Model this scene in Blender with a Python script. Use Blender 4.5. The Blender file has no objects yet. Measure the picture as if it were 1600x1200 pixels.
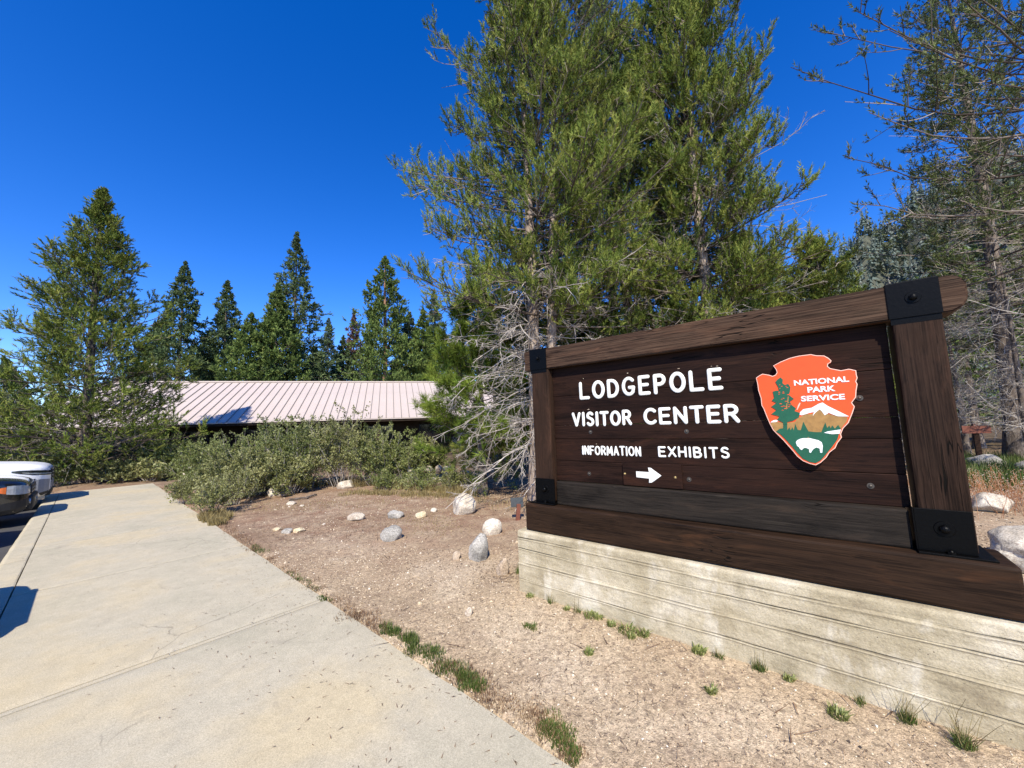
import bpy, bmesh, math, random
import numpy as np
from mathutils import Vector, Matrix, noise
SC = bpy.context.scene
COL = SC.collection
R_ = math.radians
# ------------------------------------------------------------------ camera
FPX, PITCH, ROLL, EYE = 590.0, R_(5.9), R_(2.0), 1.6
cf = np.array([0, math.cos(PITCH), math.sin(PITCH)])
_r0 = np.array([1.0, 0, 0]); _u0 = np.array([0, -math.sin(PITCH), math.cos(PITCH)])
cr = _r0 * math.cos(ROLL) - _u0 * math.sin(ROLL)
cu = _u0 * math.cos(ROLL) + _r0 * math.sin(ROLL)
camd = bpy.data.cameras.new('camera'); cam = bpy.data.objects.new('camera', camd); COL.objects.link(cam)
camd.sensor_width = 36; camd.lens = FPX / 1600 * 36; camd.clip_start = 0.05; camd.clip_end = 6000
m = Matrix(((cr[0], cu[0], -cf[0]), (cr[1], cu[1], -cf[1]), (cr[2], cu[2], -cf[2])))
cam.matrix_world = Matrix.Translation((0, 0, EYE)) @ m.to_4x4()
SC.camera = cam
# ------------------------------------------------------------------ light
SUN_EL, SUN_AZ = 45.0, 2.0            # the light travels towards azimuth SUN_AZ (from +Y towards +X)
w = bpy.data.worlds.new('World'); SC.world = w; w.use_nodes = True
nt = w.node_tree; bg = nt.nodes['Background']
sky = nt.nodes.new('ShaderNodeTexSky'); sky.sky_type = 'NISHITA'; sky.sun_disc = False
sky.sun_elevation = R_(SUN_EL); sky.sun_rotation = R_(180 + SUN_AZ)
sky.altitude = 2000; sky.air_density = 1.0; sky.dust_density = 0.3; sky.ozone_density = 2.6
hs = nt.nodes.new('ShaderNodeHueSaturation'); hs.inputs['Saturation'].default_value = 1.38; hs.inputs['Value'].default_value = 1.95; hs.inputs['Hue'].default_value = 0.517
nt.links.new(sky.outputs[0], hs.inputs['Color']); nt.links.new(hs.outputs[0], bg.inputs[0])
bg.inputs[1].default_value = 0.10
sl = bpy.data.lights.new('sun', 'SUN'); sl.energy = 5.0; sl.angle = R_(0.53); sl.color = (1.0, 0.925, 0.78)
so = bpy.data.objects.new('sun', sl); COL.objects.link(so)
LD = Vector((math.sin(R_(SUN_AZ)) * math.cos(R_(SUN_EL)), math.cos(R_(SUN_AZ)) * math.cos(R_(SUN_EL)), -math.sin(R_(SUN_EL))))
so.rotation_euler = LD.to_track_quat('-Z', 'Y').to_euler(); so.location = (0, -20, 30)
SC.view_settings.view_transform = 'Standard'; SC.view_settings.look = 'None'
SC.view_settings.exposure = 0.5; SC.view_settings.gamma = 1.0
SC.render.engine = 'CYCLES'; SC.cycles.use_denoising = True
SC.cycles.max_bounces = 5; SC.cycles.diffuse_bounces = 2; SC.cycles.transparent_max_bounces = 8

# ------------------------------------------------------------------ helpers
def ray(px, py): return cf + (px - 800) / FPX * cr + (600 - py) / FPX * cu
def G(px, py, z=0.0):
    v = ray(px, py); t = (z - EYE) / v[2]; return np.array([0, 0, EYE]) + t * v
def D(px, depth, z=0.0):
    """ground point seen in the column px at a given forward depth"""
    h = 661 - 0.0349 * (px - 800); v = ray(px, h); return np.array([v[0] / v[1] * depth, depth, z])
def tag(o, label=None, cat=None, group=None, kind=None):
    if label: o['label'] = label
    if cat: o['category'] = cat
    if group: o['group'] = group
    if kind: o['kind'] = kind
    return o
def empty(name, loc=(0, 0, 0), rz=0.0, parent=None):
    o = bpy.data.objects.new(name, None); COL.objects.link(o); o.location = loc; o.rotation_euler = (0, 0, rz)
    o.empty_display_size = .1
    if parent: o.parent = parent
    return o
def link(name, me, mats, parent=None, loc=None, rot=None):
    for mm in (mats if isinstance(mats, (list, tuple)) else [mats]):
        if mm.name not in me.materials: me.materials.append(mm)
    o = bpy.data.objects.new(name, me); COL.objects.link(o)
    if parent: o.parent = parent
    if loc is not None: o.location = loc
    if rot is not None: o.rotation_euler = rot
    return o
def npmesh(name, V, F, smooth=False, v=None, mi=None):
    V = np.asarray(V, np.float32); F = np.asarray(F, np.int32); k = F.shape[1]
    me = bpy.data.meshes.new(name)
    me.vertices.add(len(V)); me.vertices.foreach_set('co', V.ravel())
    me.loops.add(F.size); me.loops.foreach_set('vertex_index', F.ravel())
    me.polygons.add(len(F)); me.polygons.foreach_set('loop_start', np.arange(0, F.size, k, dtype=np.int32))
    if mi is not None: me.polygons.foreach_set('material_index', np.asarray(mi, np.int32))
    if v is not None:
        a = me.attributes.new('v', 'FLOAT', 'POINT'); a.data.foreach_set('value', np.asarray(v, np.float32))
    me.update(calc_edges=True)
    me.polygons.foreach_set('use_smooth', np.full(len(F), smooth))
    return me
class MB:
    def __init__(s): s.V = []; s.F = []; s.n = 0; s.A = []
    def add(s, V, F, v=None):
        V = np.asarray(V, float); F = np.asarray(F)
        if F.shape[1] == 3: F = np.concatenate([F, F[:, 2:3]], 1)
        s.V.append(V); s.F.append(F + s.n); s.n += len(V)
        s.A.append(np.zeros(len(V)) if v is None else np.broadcast_to(v, (len(V),)))
    def bm(s):
        b = bmesh.new(); V = np.concatenate(s.V); vs = [b.verts.new(p) for p in V]
        for f in np.concatenate(s.F):
            try: b.faces.new([vs[i] for i in (f if f[2] != f[3] else f[:3])])
            except ValueError: pass
        return b
def bm_link(name, bm, mats, parent=None, loc=None, rot=None, smooth=False):
    bmesh.ops.recalc_face_normals(bm, faces=bm.faces)
    me = bpy.data.meshes.new(name); bm.to_mesh(me); bm.free()
    if smooth:
        for p in me.polygons: p.use_smooth = True
    return link(name, me, mats, parent, loc, rot)
def bm_box(bm, x0, x1, y0, y1, z0, z1, bev=0.0, seg=2):
    r = bmesh.ops.create_cube(bm, size=1.0); vs = r['verts']
    for v in vs: v.co = Vector((x0 + (v.co.x + .5) * (x1 - x0), y0 + (v.co.y + .5) * (y1 - y0), z0 + (v.co.z + .5) * (z1 - z0)))
    if bev:
        es = list({e for v in vs for e in v.link_edges})
        bmesh.ops.bevel(bm, geom=es, offset=bev, segments=seg, affect='EDGES', profile=.5)
def box(name, b, mat, parent=None, bev=0.0, loc=None, rot=None):
    bm = bmesh.new(); bm_box(bm, *b, bev=bev); return bm_link(name, bm, mat, parent, loc, rot)
def bm_cyl(bm, p0, p1, r0, r1=None, n=12):
    p0 = Vector(p0); p1 = Vector(p1); d = p1 - p0
    M_ = Matrix.Translation((p0 + p1) / 2) @ d.to_track_quat('Z', 'Y').to_matrix().to_4x4()
    return bmesh.ops.create_cone(bm, cap_ends=True, segments=n, radius1=r0, radius2=r0 if r1 is None else r1, depth=d.length, matrix=M_)
def poly_prism(bm, pts, y0, y1, mi=0):
    """outline pts (x, z) standing in the XZ plane, from y0 (front) to y1 (back)"""
    f = [bm.verts.new((x, y0, z)) for x, z in pts]; b = [bm.verts.new((x, y1, z)) for x, z in pts]
    n = len(pts); bm.faces.new(f[::-1]).material_index = mi; bm.faces.new(b).material_index = mi
    for i in range(n): bm.faces.new((f[i], f[(i + 1) % n], b[(i + 1) % n], b[i])).material_index = mi
def norm(a): return a / (np.linalg.norm(a, axis=-1, keepdims=True) + 1e-9)

# ------------------------------------------------------------------ materials
class NT:
    def __init__(s, name, rough=.8, spec=.3):
        s.m = bpy.data.materials.new(name); s.m.use_nodes = True; s.t = s.m.node_tree
        s.b = s.t.nodes['Principled BSDF']; s.set('Roughness', rough); s.set('Specular IOR Level', spec)
    def set(s, k, v): s.b.inputs[k].default_value = v
    def n(s, ty, **kw):
        x = s.t.nodes.new('ShaderNode' + ty)
        for k, v in kw.items(): setattr(x, k, v)
        return x
    def l(s, a, b): s.t.links.new(a, b)
    def coords(s, scale=(1, 1, 1), kind='Object', rnd=False):
        tc = s.n('TexCoord'); mp = s.n('Mapping'); mp.inputs['Scale'].default_value = scale
        s.l(tc.outputs[kind], mp.inputs['Vector'])
        if rnd:
            oi = s.n('ObjectInfo'); mu = s.n('Math', operation='MULTIPLY'); mu.inputs[1].default_value = 37.0
            s.l(oi.outputs['Random'], mu.inputs[0]); s.l(mu.outputs[0], mp.inputs['Location'])
        return mp.outputs[0]
    def noise(s, co, sc, det=4, rough=.55, dist=0.0, out='Fac'):
        x = s.n('TexNoise'); x.inputs['Scale'].default_value = sc; x.inputs['Detail'].default_value = det
        x.inputs['Roughness'].default_value = rough; x.inputs['Distortion'].default_value = dist
        s.l(co, x.inputs['Vector']); return x.outputs[out]
    def ramp(s, fac, stops, interp='LINEAR'):
        x = s.n('ValToRGB'); e = x.color_ramp.elements; x.color_ramp.interpolation = interp
        while len(e) < len(stops): e.new(.5)
        for el, (p, c) in zip(e, stops):
            el.position = p; el.color = (*c, 1) if len(c) == 3 else c
        s.l(fac, x.inputs[0]); return x.outputs[0]
    def mix(s, fac, a, b, mode='MIX'):
        x = s.n('MixRGB', blend_type=mode)
        for i, v in ((0, fac), (1, a), (2, b)):
            if isinstance(v, (int, float)): x.inputs[i].default_value = v
            elif isinstance(v, tuple): x.inputs[i].default_value = (*v, 1)
            else: s.l(v, x.inputs[i])
        return x.outputs[0]
    def bump(s, h, strength=.3, dist=.01, prev=None):
        x = s.n('Bump'); x.inputs['Strength'].default_value = strength; x.inputs['Distance'].default_value = dist
        s.l(h, x.inputs['Height'])
        if prev is not None: s.l(prev, x.inputs['Normal'])
        return x.outputs[0]
    def col(s, c):
        if isinstance(c, tuple): s.b.inputs['Base Color'].default_value = (*c, 1)
        else: s.l(c, s.b.inputs['Base Color'])
    def nor(s, b): s.l(b, s.b.inputs['Normal'])
def g3(v): return (v, v, v)
def plain(name, c, rough=.6, spec=.4, metal=0.0, var=.15, sc=20.0, bump=.0, coat=0.0):
    k = NT(name, rough, spec); co = k.coords()
    n_ = k.noise(co, sc, 4)
    k.col(k.ramp(n_, [(.25, tuple(x * (1 - var) for x in c)), (.75, tuple(min(1, x * (1 + var)) for x in c))]))
    k.set('Metallic', metal)
    if coat: k.set('Coat Weight', coat); k.set('Coat Roughness', .05)
    if bump: k.nor(k.bump(n_, bump, .004))
    return k.m
def wood(name, dark, mid, light, streak=.5, rough=.62):
    k = NT(name, rough + .08, .09)
    co = k.coords((.7, 1, 1), rnd=True)
    wob = k.noise(co, 1.6, 3, .5, .4, out='Color')
    wobm = k.mix(.14, co, wob, 'ADD')
    mp = k.n('Mapping'); mp.inputs['Scale'].default_value = (.35, 7, 7); k.l(wobm, mp.inputs['Vector'])
    grain = k.noise(mp.outputs[0], 4.5, 6, .62, .6)
    mp2 = k.n('Mapping'); mp2.inputs['Scale'].default_value = (1.2, 60, 60); k.l(co, mp2.inputs['Vector'])
    fib = k.noise(mp2.outputs[0], 3.0, 4, .6)
    base = k.ramp(grain, [(.30, dark), (.48, mid), (.60, dark), (.72, light)])
    patch = k.noise(co, 1.8, 4, .6)
    base = k.mix(k.ramp(patch, [(.35, g3(0)), (.68, g3(.6))]), base, mid)
    mpp = k.n('Mapping'); mpp.inputs['Scale'].default_value = (.9, 3.5, 3.5); k.l(wobm, mpp.inputs['Vector']); pb = k.noise(mpp.outputs[0], 1.7, 5, .65, .8)
    base = k.mix(k.ramp(pb, [(.36, g3(.8)), (.50, g3(0))]), base, tuple(x * .5 for x in dark)); base = k.mix(k.ramp(pb, [(.56, g3(0)), (.70, g3(.6))]), base, (light[0] * 1.15, light[1] * .95, light[2] * .85))
    base = k.mix(k.ramp(fib, [(.42, g3(0)), (.66, g3(streak))]), base, light)
    # drying checks that run with the grain
    mp3 = k.n('Mapping'); mp3.inputs['Scale'].default_value = (.5, 11, 11); k.l(wobm, mp3.inputs['Vector'])
    ck = k.noise(mp3.outputs[0], 2.0, 2, .5)
    ckm = k.ramp(ck, [(.485, g3(1)), (.495, g3(0)), (.505, g3(0)), (.515, g3(1))])
    gate = k.ramp(k.noise(co, 2.6, 2), [(.57, g3(0)), (.63, g3(1))])
    ckm = k.mix(gate, (1.0, 1.0, 1.0), ckm)
    base = k.mix(k.mix(1.0, (1.0, 1.0, 1.0), ckm, 'MULTIPLY'), (.004, .003, .002), base)
    # knots
    vo = k.n('TexVoronoi'); vo.inputs['Scale'].default_value = 2.1; k.l(co, vo.inputs['Vector'])
    kn = k.ramp(vo.outputs['Distance'], [(.04, g3(1)), (.075, g3(0))])
    knn = k.noise(co, 9, 3, .6, 1.5); kn = k.mix(1.0, kn, k.ramp(knn, [(.4, g3(0)), (.6, g3(.8))]), 'MULTIPLY'); base = k.mix(kn, base, tuple(x * 1.3 for x in light))
    k.col(base)
    b = k.bump(grain, .4, .005); b = k.bump(fib, .3, .002, b); b = k.bump(ckm, .6, .005, b); k.nor(b)
    k.l(k.ramp(patch, [(.3, g3(rough - .1)), (.7, g3(rough + .2))]), k.b.inputs['Roughness'])
    return k.m
MAT = {}
MAT['wood_beam'] = wood('weathered_beam_wood', (.014, .0075, .0045), (.048, .026, .016), (.150, .092, .058), .55)
MAT['wood_post'] = wood('stained_post_wood', (.008, .0045, .003), (.027, .0145, .0092), (.070, .040, .026), .35)
MAT['wood_board'] = wood('stained_board_wood', (.0065, .0035, .0028), (.021, .0095, .0065), (.048, .022, .013), .3)
MAT['wood_base'] = wood('dark_base_timber_wood', (.0075, .0045, .003), (.025, .0140, .0085), (.072, .038, .019), .28)
MAT['wood_sill'] = wood('grey_stained_sill_wood', (.008, .0065, .0055), (.021, .0165, .013), (.050, .040, .030), .35)
MAT['black_iron'] = plain('black_painted_iron', (.0016, .0015, .0015), .42, .12, 0, .3, 60, .25)
def mat_letter():
    k = NT('worn_white_letter_paint', .6, .25); co = k.coords(rnd=True); a = k.noise(co, 35, 5, .7, .5); b = k.noise(co, 6, 3)
    c = k.ramp(b, [(.3, (.72, .71, .65)), (.7, (.82, .82, .78))]); c = k.mix(k.ramp(a, [(.68, g3(0)), (.74, g3(.8))]), c, (.20, .13, .09)); k.col(c); k.nor(k.bump(a, .3, .003)); return k.m
MAT['white_paint'] = mat_letter()
MAT['emb_orange'] = plain('emblem_orange_paint', (.80, .085, .014), .5, .4, 0, .05, 15)
MAT['emb_rim'] = plain('emblem_rim_paint', (.84, .50, .38), .5, .4, 0, .1, 60)
MAT['emb_green'] = plain('emblem_green_paint', (.012, .095, .048), .5, .4, 0, .12, 25)
MAT['emb_tan'] = plain('emblem_tan_paint', (.34, .185, .055), .5, .4, 0, .2, 40)
MAT['emb_white'] = plain('emblem_white_paint', (.82, .82, .80), .5, .4, 0, .04, 60)
MAT['bolt'] = plain('dull_bolt_metal', (.10, .085, .07), .45, .4, .6, .3, 90)

def mat_foundation():
    k = NT('board_formed_concrete', .92, .2); co = k.coords()
    a = k.noise(co, 2.2, 8, .65, .3); c = k.ramp(a, [(.30, (.24, .195, .125)), (.42, (.355, .30, .195)), (.54, (.45, .39, .27)), (.68, (.585, .525, .405))])
    mp = k.n('Mapping'); mp.inputs['Scale'].default_value = (5, 5, 2.6); k.l(co, mp.inputs['Vector'])
    st = k.noise(mp.outputs[0], 1.0, 4, .6, .2)
    c = k.mix(k.ramp(st, [(.57, g3(0)), (.68, g3(.5))]), c, (.66, .61, .50))
    c = k.mix(k.ramp(st, [(.30, g3(.45)), (.44, g3(0))]), c, (.22, .185, .115))
    f = k.noise(co, 90, 5, .7)
    c = k.mix(.35, c, k.ramp(f, [(.3, g3(.25)), (.7, g3(.85))]), 'OVERLAY')
    vo = k.n('TexVoronoi'); vo.inputs['Scale'].default_value = 30; k.l(co, vo.inputs['Vector'])
    pit = k.ramp(vo.outputs['Distance'], [(.05, g3(0)), (.10, g3(1))])
    gate = k.ramp(k.noise(co, 9, 2), [(.5, g3(1)), (.58, g3(0))]); pit = k.mix(gate, pit, (1.0, 1.0, 1.0))
    c = k.mix(pit, (.13, .11, .08), c)
    at = k.n('Attribute'); at.attribute_name = 'v'; c = k.mix(at.outputs['Fac'], c, (.075, .06, .04))
    k.col(c); b = k.bump(f, .6, .005); b = k.bump(k.noise(co, 14, 6, .7), .6, .015, b); b = k.bump(pit, .7, .008, b); k.nor(b); return k.m
MAT['foundation'] = mat_foundation()
def mat_walk():
    k = NT('broomed_sidewalk_concrete', .9, .2); co = k.coords(rnd=True)
    a = k.noise(co, .9, 6, .6, .2); c = k.ramp(a, [(.30, (.40, .365, .265)), (.52, (.460, .410, .300)), (.70, (.50, .42, .27))])
    mid = k.noise(co, 9, 5, .6); c = k.mix(.25, c, k.ramp(mid, [(.3, g3(.35)), (.7, g3(.65))]), 'OVERLAY')
    f = k.noise(co, 160, 4, .75)
    stn = k.ramp(k.noise(co, 2.3, 5, .7, .8), [(.60, g3(0)), (.72, g3(.35))]); c = k.mix(stn, c, (.27, .235, .185))
    vc = k.n('TexVoronoi'); vc.feature = 'DISTANCE_TO_EDGE'; vc.inputs['Scale'].default_value = .55; k.l(k.mix(.25, co, k.noise(co, 3, 4, out='Color'), 'ADD'), vc.inputs['Vector']); ckk = k.ramp(vc.outputs['Distance'], [(.0015, g3(.55)), (.004, g3(0))]); ckk = k.mix(1.0, ckk, k.ramp(k.noise(co, .8, 2), [(.52, g3(0)), (.58, g3(1))]), 'MULTIPLY'); c = k.mix(ckk, c, (.16, .14, .11))
    c = k.mix(.55, c, k.ramp(f, [(.3, g3(.22)), (.5, g3(.5)), (.72, g3(.8))]), 'OVERLAY')
    vo = k.n('TexVoronoi'); vo.inputs['Scale'].default_value = 55; k.l(co, vo.inputs['Vector'])
    sp = k.ramp(vo.outputs['Distance'], [(.09, g3(1)), (.16, g3(0))]); gt = k.ramp(k.noise(co, 14, 3), [(.54, g3(0)), (.60, g3(.7))])
    sp = k.mix(1.0, sp, gt, 'MULTIPLY'); c = k.mix(sp, c, (.13, .115, .10))
    k.col(c); b = k.bump(f, .45, .003); b = k.bump(mid, .15, .004, b); k.nor(b); return k.m
MAT['walk'] = mat_walk()
def mat_ground():
    k = NT('decomposed_granite_soil', .95, .12); co = k.coords()
    big = k.noise(co, .45, 6, .62, .4); med = k.noise(co, 3.0, 6, .65, .3); fine = k.noise(co, 70, 4, .7); gr = k.noise(co, 24, 5, .7)
    c = k.ramp(big, [(.34, (.31, .225, .145)), (.50, (.44, .34, .222)), (.62, (.53, .43, .30))])
    # litter-darkened soil further from the sign
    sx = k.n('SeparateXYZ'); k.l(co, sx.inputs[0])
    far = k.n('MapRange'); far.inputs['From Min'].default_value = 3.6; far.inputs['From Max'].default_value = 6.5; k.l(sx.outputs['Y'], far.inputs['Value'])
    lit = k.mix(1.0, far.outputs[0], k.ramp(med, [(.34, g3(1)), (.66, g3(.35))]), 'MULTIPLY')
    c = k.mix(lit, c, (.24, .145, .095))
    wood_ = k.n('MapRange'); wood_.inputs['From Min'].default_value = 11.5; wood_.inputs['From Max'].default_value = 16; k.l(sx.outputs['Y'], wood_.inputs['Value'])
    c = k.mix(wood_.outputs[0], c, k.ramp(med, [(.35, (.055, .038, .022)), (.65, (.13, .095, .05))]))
    pt = k.ramp(k.noise(co, 1.7, 7, .72, .8), [(.50, g3(0)), (.62, g3(.38))]); c = k.mix(pt, c, (.29, .205, .135))
    c = k.mix(.38, c, k.ramp(gr, [(.34, g3(.2)), (.5, g3(.5)), (.68, g3(.82))]), 'OVERLAY')
    c = k.mix(.5, c, k.ramp(fine, [(.3, g3(.2)), (.7, g3(.8))]), 'OVERLAY')
    v1 = k.n('TexVoronoi'); v1.inputs['Scale'].default_value = 120; k.l(co, v1.inputs['Vector']); s1 = k.n('SeparateXYZ'); k.l(v1.outputs['Color'], s1.inputs[0])
    c = k.mix(.42, c, k.ramp(s1.outputs[0], [(.0, g3(.16)), (.16, g3(.30)), (.5, g3(.52)), (.85, g3(.68)), (1, g3(.85))]), 'OVERLAY')
    v2 = k.n('TexVoronoi'); v2.inputs['Scale'].default_value = 34; k.l(co, v2.inputs['Vector']); s2 = k.n('SeparateXYZ'); k.l(v2.outputs['Color'], s2.inputs[0])
    gt = k.ramp(s2.outputs[1], [(.92, g3(0)), (.95, g3(.42))]); c = k.mix(gt, c, (.13, .095, .075))
    k.col(c); b = k.bump(gr, .6, .012); b = k.bump(v1.outputs['Distance'], -.5, .006, b) if False else k.bump(k.ramp(v1.outputs['Distance'], [(.0, g3(1)), (.55, g3(0))]), .5, .005, b); b = k.bump(fine, .5, .005, b); k.nor(b); return k.m
MAT['ground'] = mat_ground()
def mat_asphalt():
    k = NT('asphalt', .9, .25); co = k.coords(); a = k.noise(co, .8, 4); f = k.noise(co, 110, 4, .7)
    c = k.ramp(a, [(.3, (.050, .050, .052)), (.7, (.085, .082, .08))]); c = k.mix(.6, c, k.ramp(f, [(.3, g3(.2)), (.7, g3(.85))]), 'OVERLAY')
    k.col(c); k.nor(k.bump(f, .5, .004)); return k.m
MAT['asphalt'] = mat_asphalt()
def mat_rock(name, c0, c1, c2, sc=3.0):
    k = NT(name, .9, .2); co = k.coords(rnd=True)
    a = k.noise(co, sc, 6, .65, .5); c = k.ramp(a, [(.3, c0), (.5, c1), (.7, c2)])
    f = k.noise(co, 60, 5, .75); c = k.mix(.7, c, k.ramp(f, [(.35, g3(.15)), (.5, g3(.5)), (.66, g3(.85))]), 'OVERLAY')
    k.col(c); b = k.bump(a, .5, .03); b = k.bump(f, .5, .006, b); k.nor(b); return k.m
MAT['rock_w'] = mat_rock('pale_granite', (.34, .27, .20), (.50, .44, .35), (.62, .57, .49))
MAT['rock_g'] = mat_rock('grey_granite', (.15, .14, .125), (.36, .34, .30), (.52, .48, .42))
MAT['rock_y'] = mat_rock('yellow_stone', (.40, .30, .17), (.56, .46, .30), (.62, .54, .40))
MAT['rock_b'] = mat_rock('brown_stone', (.24, .17, .11), (.42, .33, .24), (.56, .47, .36))
def mat_attr(name, stops, rough=.7, spec=.25, trans=0.0, nsc=0.0):
    k = NT(name, rough, spec); at = k.n('Attribute'); at.attribute_name = 'v'
    c = k.ramp(at.outputs['Fac'], stops)
    if nsc:
        co = k.coords(); n_ = k.noise(co, nsc, 3); c = k.mix(.45, c, k.ramp(n_, [(.3, g3(.25)), (.7, g3(.75))]), 'OVERLAY')
    k.col(c)
    if trans:
        tr = k.n('BsdfTranslucent'); k.l(c, tr.inputs['Color']); mx = k.n('MixShader'); mx.inputs[0].default_value = trans
        out = k.t.nodes['Material Output']; k.l(k.b.outputs[0], mx.inputs[1]); k.l(tr.outputs[0], mx.inputs[2]); k.l(mx.outputs[0], out.inputs[0])
    return k.m
MAT['pebble'] = mat_attr('loose_gravel', [(0, (.08, .065, .055)), (.25, (.22, .16, .11)), (.5, (.48, .37, .25)), (.85, (.64, .54, .38)), (1, (.76, .70, .58))], .9, .15)
MAT['litter'] = mat_attr('dry_needle_litter', [(0, (.07, .045, .03)), (.5, (.17, .10, .06)), (1, (.36, .24, .14))], .9, .1)
MAT['ndl_olive'] = mat_attr('olive_pine_needles', [(0, (.042, .080, .016)), (.35, (.125, .172, .030)), (.75, (.26, .295, .066)), (.96, (.28, .25, .06)), (1, (.42, .19, .05))], .75, .10, .06, .5)
MAT['ndl_green'] = mat_attr('green_pine_needles', [(0, (.045, .082, .022)), (.5, (.115, .165, .042)), (.95, (.22, .27, .075)), (1, (.34, .19, .05))], .75, .10, .06, .5)
MAT['ndl_bright'] = mat_attr('fresh_pine_needles', [(0, (.080, .135, .018)), (.5, (.145, .205, .030)), (.93, (.22, .26, .045)), (1, (.42, .24, .07))], .75, .10, .06, .8)
MAT['ndl_fir'] = mat_attr('dark_fir_needles', [(0, (.045, .080, .034)), (.5, (.110, .155, .062)), (1, (.20, .245, .105))], .75, .10, .12, .3)
MAT['ndl_hill'] = mat_attr('haze_tinted_hill_conifers', [(0, (.085, .115, .095)), (.6, (.125, .155, .125)), (.9, (.17, .19, .16)), (1, (.22, .19, .165))], .8, .1)  # greyish conifer tones, paled in the colour itself to stand for air haze
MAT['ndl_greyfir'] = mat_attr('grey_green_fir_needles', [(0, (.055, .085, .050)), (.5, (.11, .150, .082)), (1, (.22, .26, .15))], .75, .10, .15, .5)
MAT['ndl_sparse'] = mat_attr('thin_grey_needles', [(0, (.055, .080, .028)), (.6, (.125, .155, .055)), (1, (.25, .25, .11))], .75, .10, .15, .5)
MAT['ndl_red'] = mat_attr('rusty_dying_needles', [(0, (.10, .055, .035)), (1, (.22, .13, .09))], .6, .3, .1, .5)
MAT['leaf'] = mat_attr('shrub_leaves', [(0, (.09, .12, .03)), (.5, (.20, .23, .065)), (.9, (.36, .37, .14)), (1, (.42, .38, .18))], .45, .45, .25, .8)
MAT['leaf2'] = mat_attr('grey_shrub_leaves', [(0, (.11, .13, .04)), (.5, (.24, .245, .085)), (.9, (.40, .39, .17)), (1, (.44, .36, .18))], .5, .4, .2, .8)
MAT['grass'] = mat_attr('green_grass_blades', [(0, (.045, .085, .014)), (.6, (.10, .15, .03)), (1, (.21, .21, .08))], .5, .3, .3)
MAT['drygrass'] = mat_attr('dry_grass_blades', [(0, (.16, .12, .05)), (.5, (.30, .24, .10)), (1, (.46, .38, .19))], .7, .2, .3)
MAT['twig'] = mat_attr('silver_dead_wood', [(0, (.17, .14, .12)), (.5, (.33, .29, .25)), (1, (.52, .47, .41))], .85, .15)
MAT['twig_dark'] = mat_attr('grey_live_branches', [(0, (.07, .055, .045)), (.6, (.16, .13, .11)), (1, (.30, .26, .22))], .9, .15)
MAT['flower'] = mat_attr('dried_flower_heads', [(0, (.28, .11, .05)), (.5, (.45, .25, .14)), (1, (.70, .60, .48))], .8, .1)
def mat_bark(name, c0, c1, c2):
    k = NT(name, .92, .15); co = k.coords((1, 1, .28)); a = k.noise(co, 14, 6, .7, .6); b_ = k.noise(co, 3, 3)
    c = k.ramp(a, [(.33, c0), (.5, c1), (.66, c2)]); c = k.mix(.4, c, k.ramp(b_, [(.3, g3(.3)), (.7, g3(.7))]), 'OVERLAY')
    k.col(c); k.nor(k.bump(a, .9, .02)); return k.m
MAT['bark_pale'] = mat_bark('pale_pine_bark', (.11, .080, .062), (.30, .235, .19), (.46, .38, .31))
MAT['bark_grey'] = mat_bark('grey_brown_bark', (.06, .048, .04), (.15, .12, .10), (.27, .23, .19))
MAT['bark_red'] = mat_bark('orange_pine_bark', (.12, .06, .04), (.30, .16, .10), (.42, .26, .18))
MAT['bark_yel'] = mat_bark('yellowish_bark', (.12, .085, .05), (.34, .26, .16), (.52, .42, .28))
MAT['roof'] = plain('pale_pink_roof_metal', (.50, .425, .375), .5, .35, 0, .07, .5)
MAT['roof_rib'] = plain('grey_roof_seam_metal', (.24, .21, .19), .5, .4, 0, .1, 2)
MAT['brown_wall'] = plain('dark_brown_siding', (.035, .024, .017), .8, .2, 0, .3, 5, .2)
MAT['glass_dark'] = plain('dark_window_glass', (.012, .015, .02), .08, .8, 0, .1, 3)
MAT['car_white'] = plain('white_car_paint', (.88, .88, .88), .4, .3, 0, .01, 2, 0, .25)
MAT['car_black'] = plain('black_car_paint', (.008, .009, .011), .2, .5, 0, .05, 2, 0, 1.0)
MAT['car_red'] = plain('dark_red_car_paint', (.14, .012, .012), .25, .5, 0, .05, 2, 0, 1.0)
MAT['car_grey'] = plain('silver_car_paint', (.30, .31, .33), .3, .5, .4, .03, 2, 0, 1.0)
MAT['trim'] = plain('dark_plastic_trim', (.018, .018, .02), .55, .4, 0, .15, 30)
MAT['greyplastic'] = plain('grey_bumper_plastic', (.26, .27, .29), .5, .4, 0, .1, 30)
MAT['chrome'] = plain('bright_trim_metal', (.55, .56, .58), .15, .6, 1.0, .03, 5)
MAT['lens'] = plain('clear_lamp_lens', (.42, .46, .50), .08, .8, .2, .25, 18)
MAT['amber'] = plain('amber_lamp_lens', (.75, .16, .03), .15, .7, 0, .1, 20)
MAT['tyre'] = plain('tyre_rubber', (.02, .02, .021), .85, .2, 0, .2, 30, .2)
MAT['alloy'] = plain('alloy_rim_metal', (.35, .36, .38), .3, .5, .8, .05, 10)
MAT['redwood'] = plain('reddish_sign_wood', (.17, .060, .038), .7, .3, 0, .2, 30, .2)
MAT['slate'] = plain('dark_sign_plate', (.035, .042, .045), .5, .4, 0, .2, 40)
MAT['white_plastic'] = plain('white_globe_plastic', (.78, .80, .80), .3, .5, 0, .05, 8)

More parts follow.
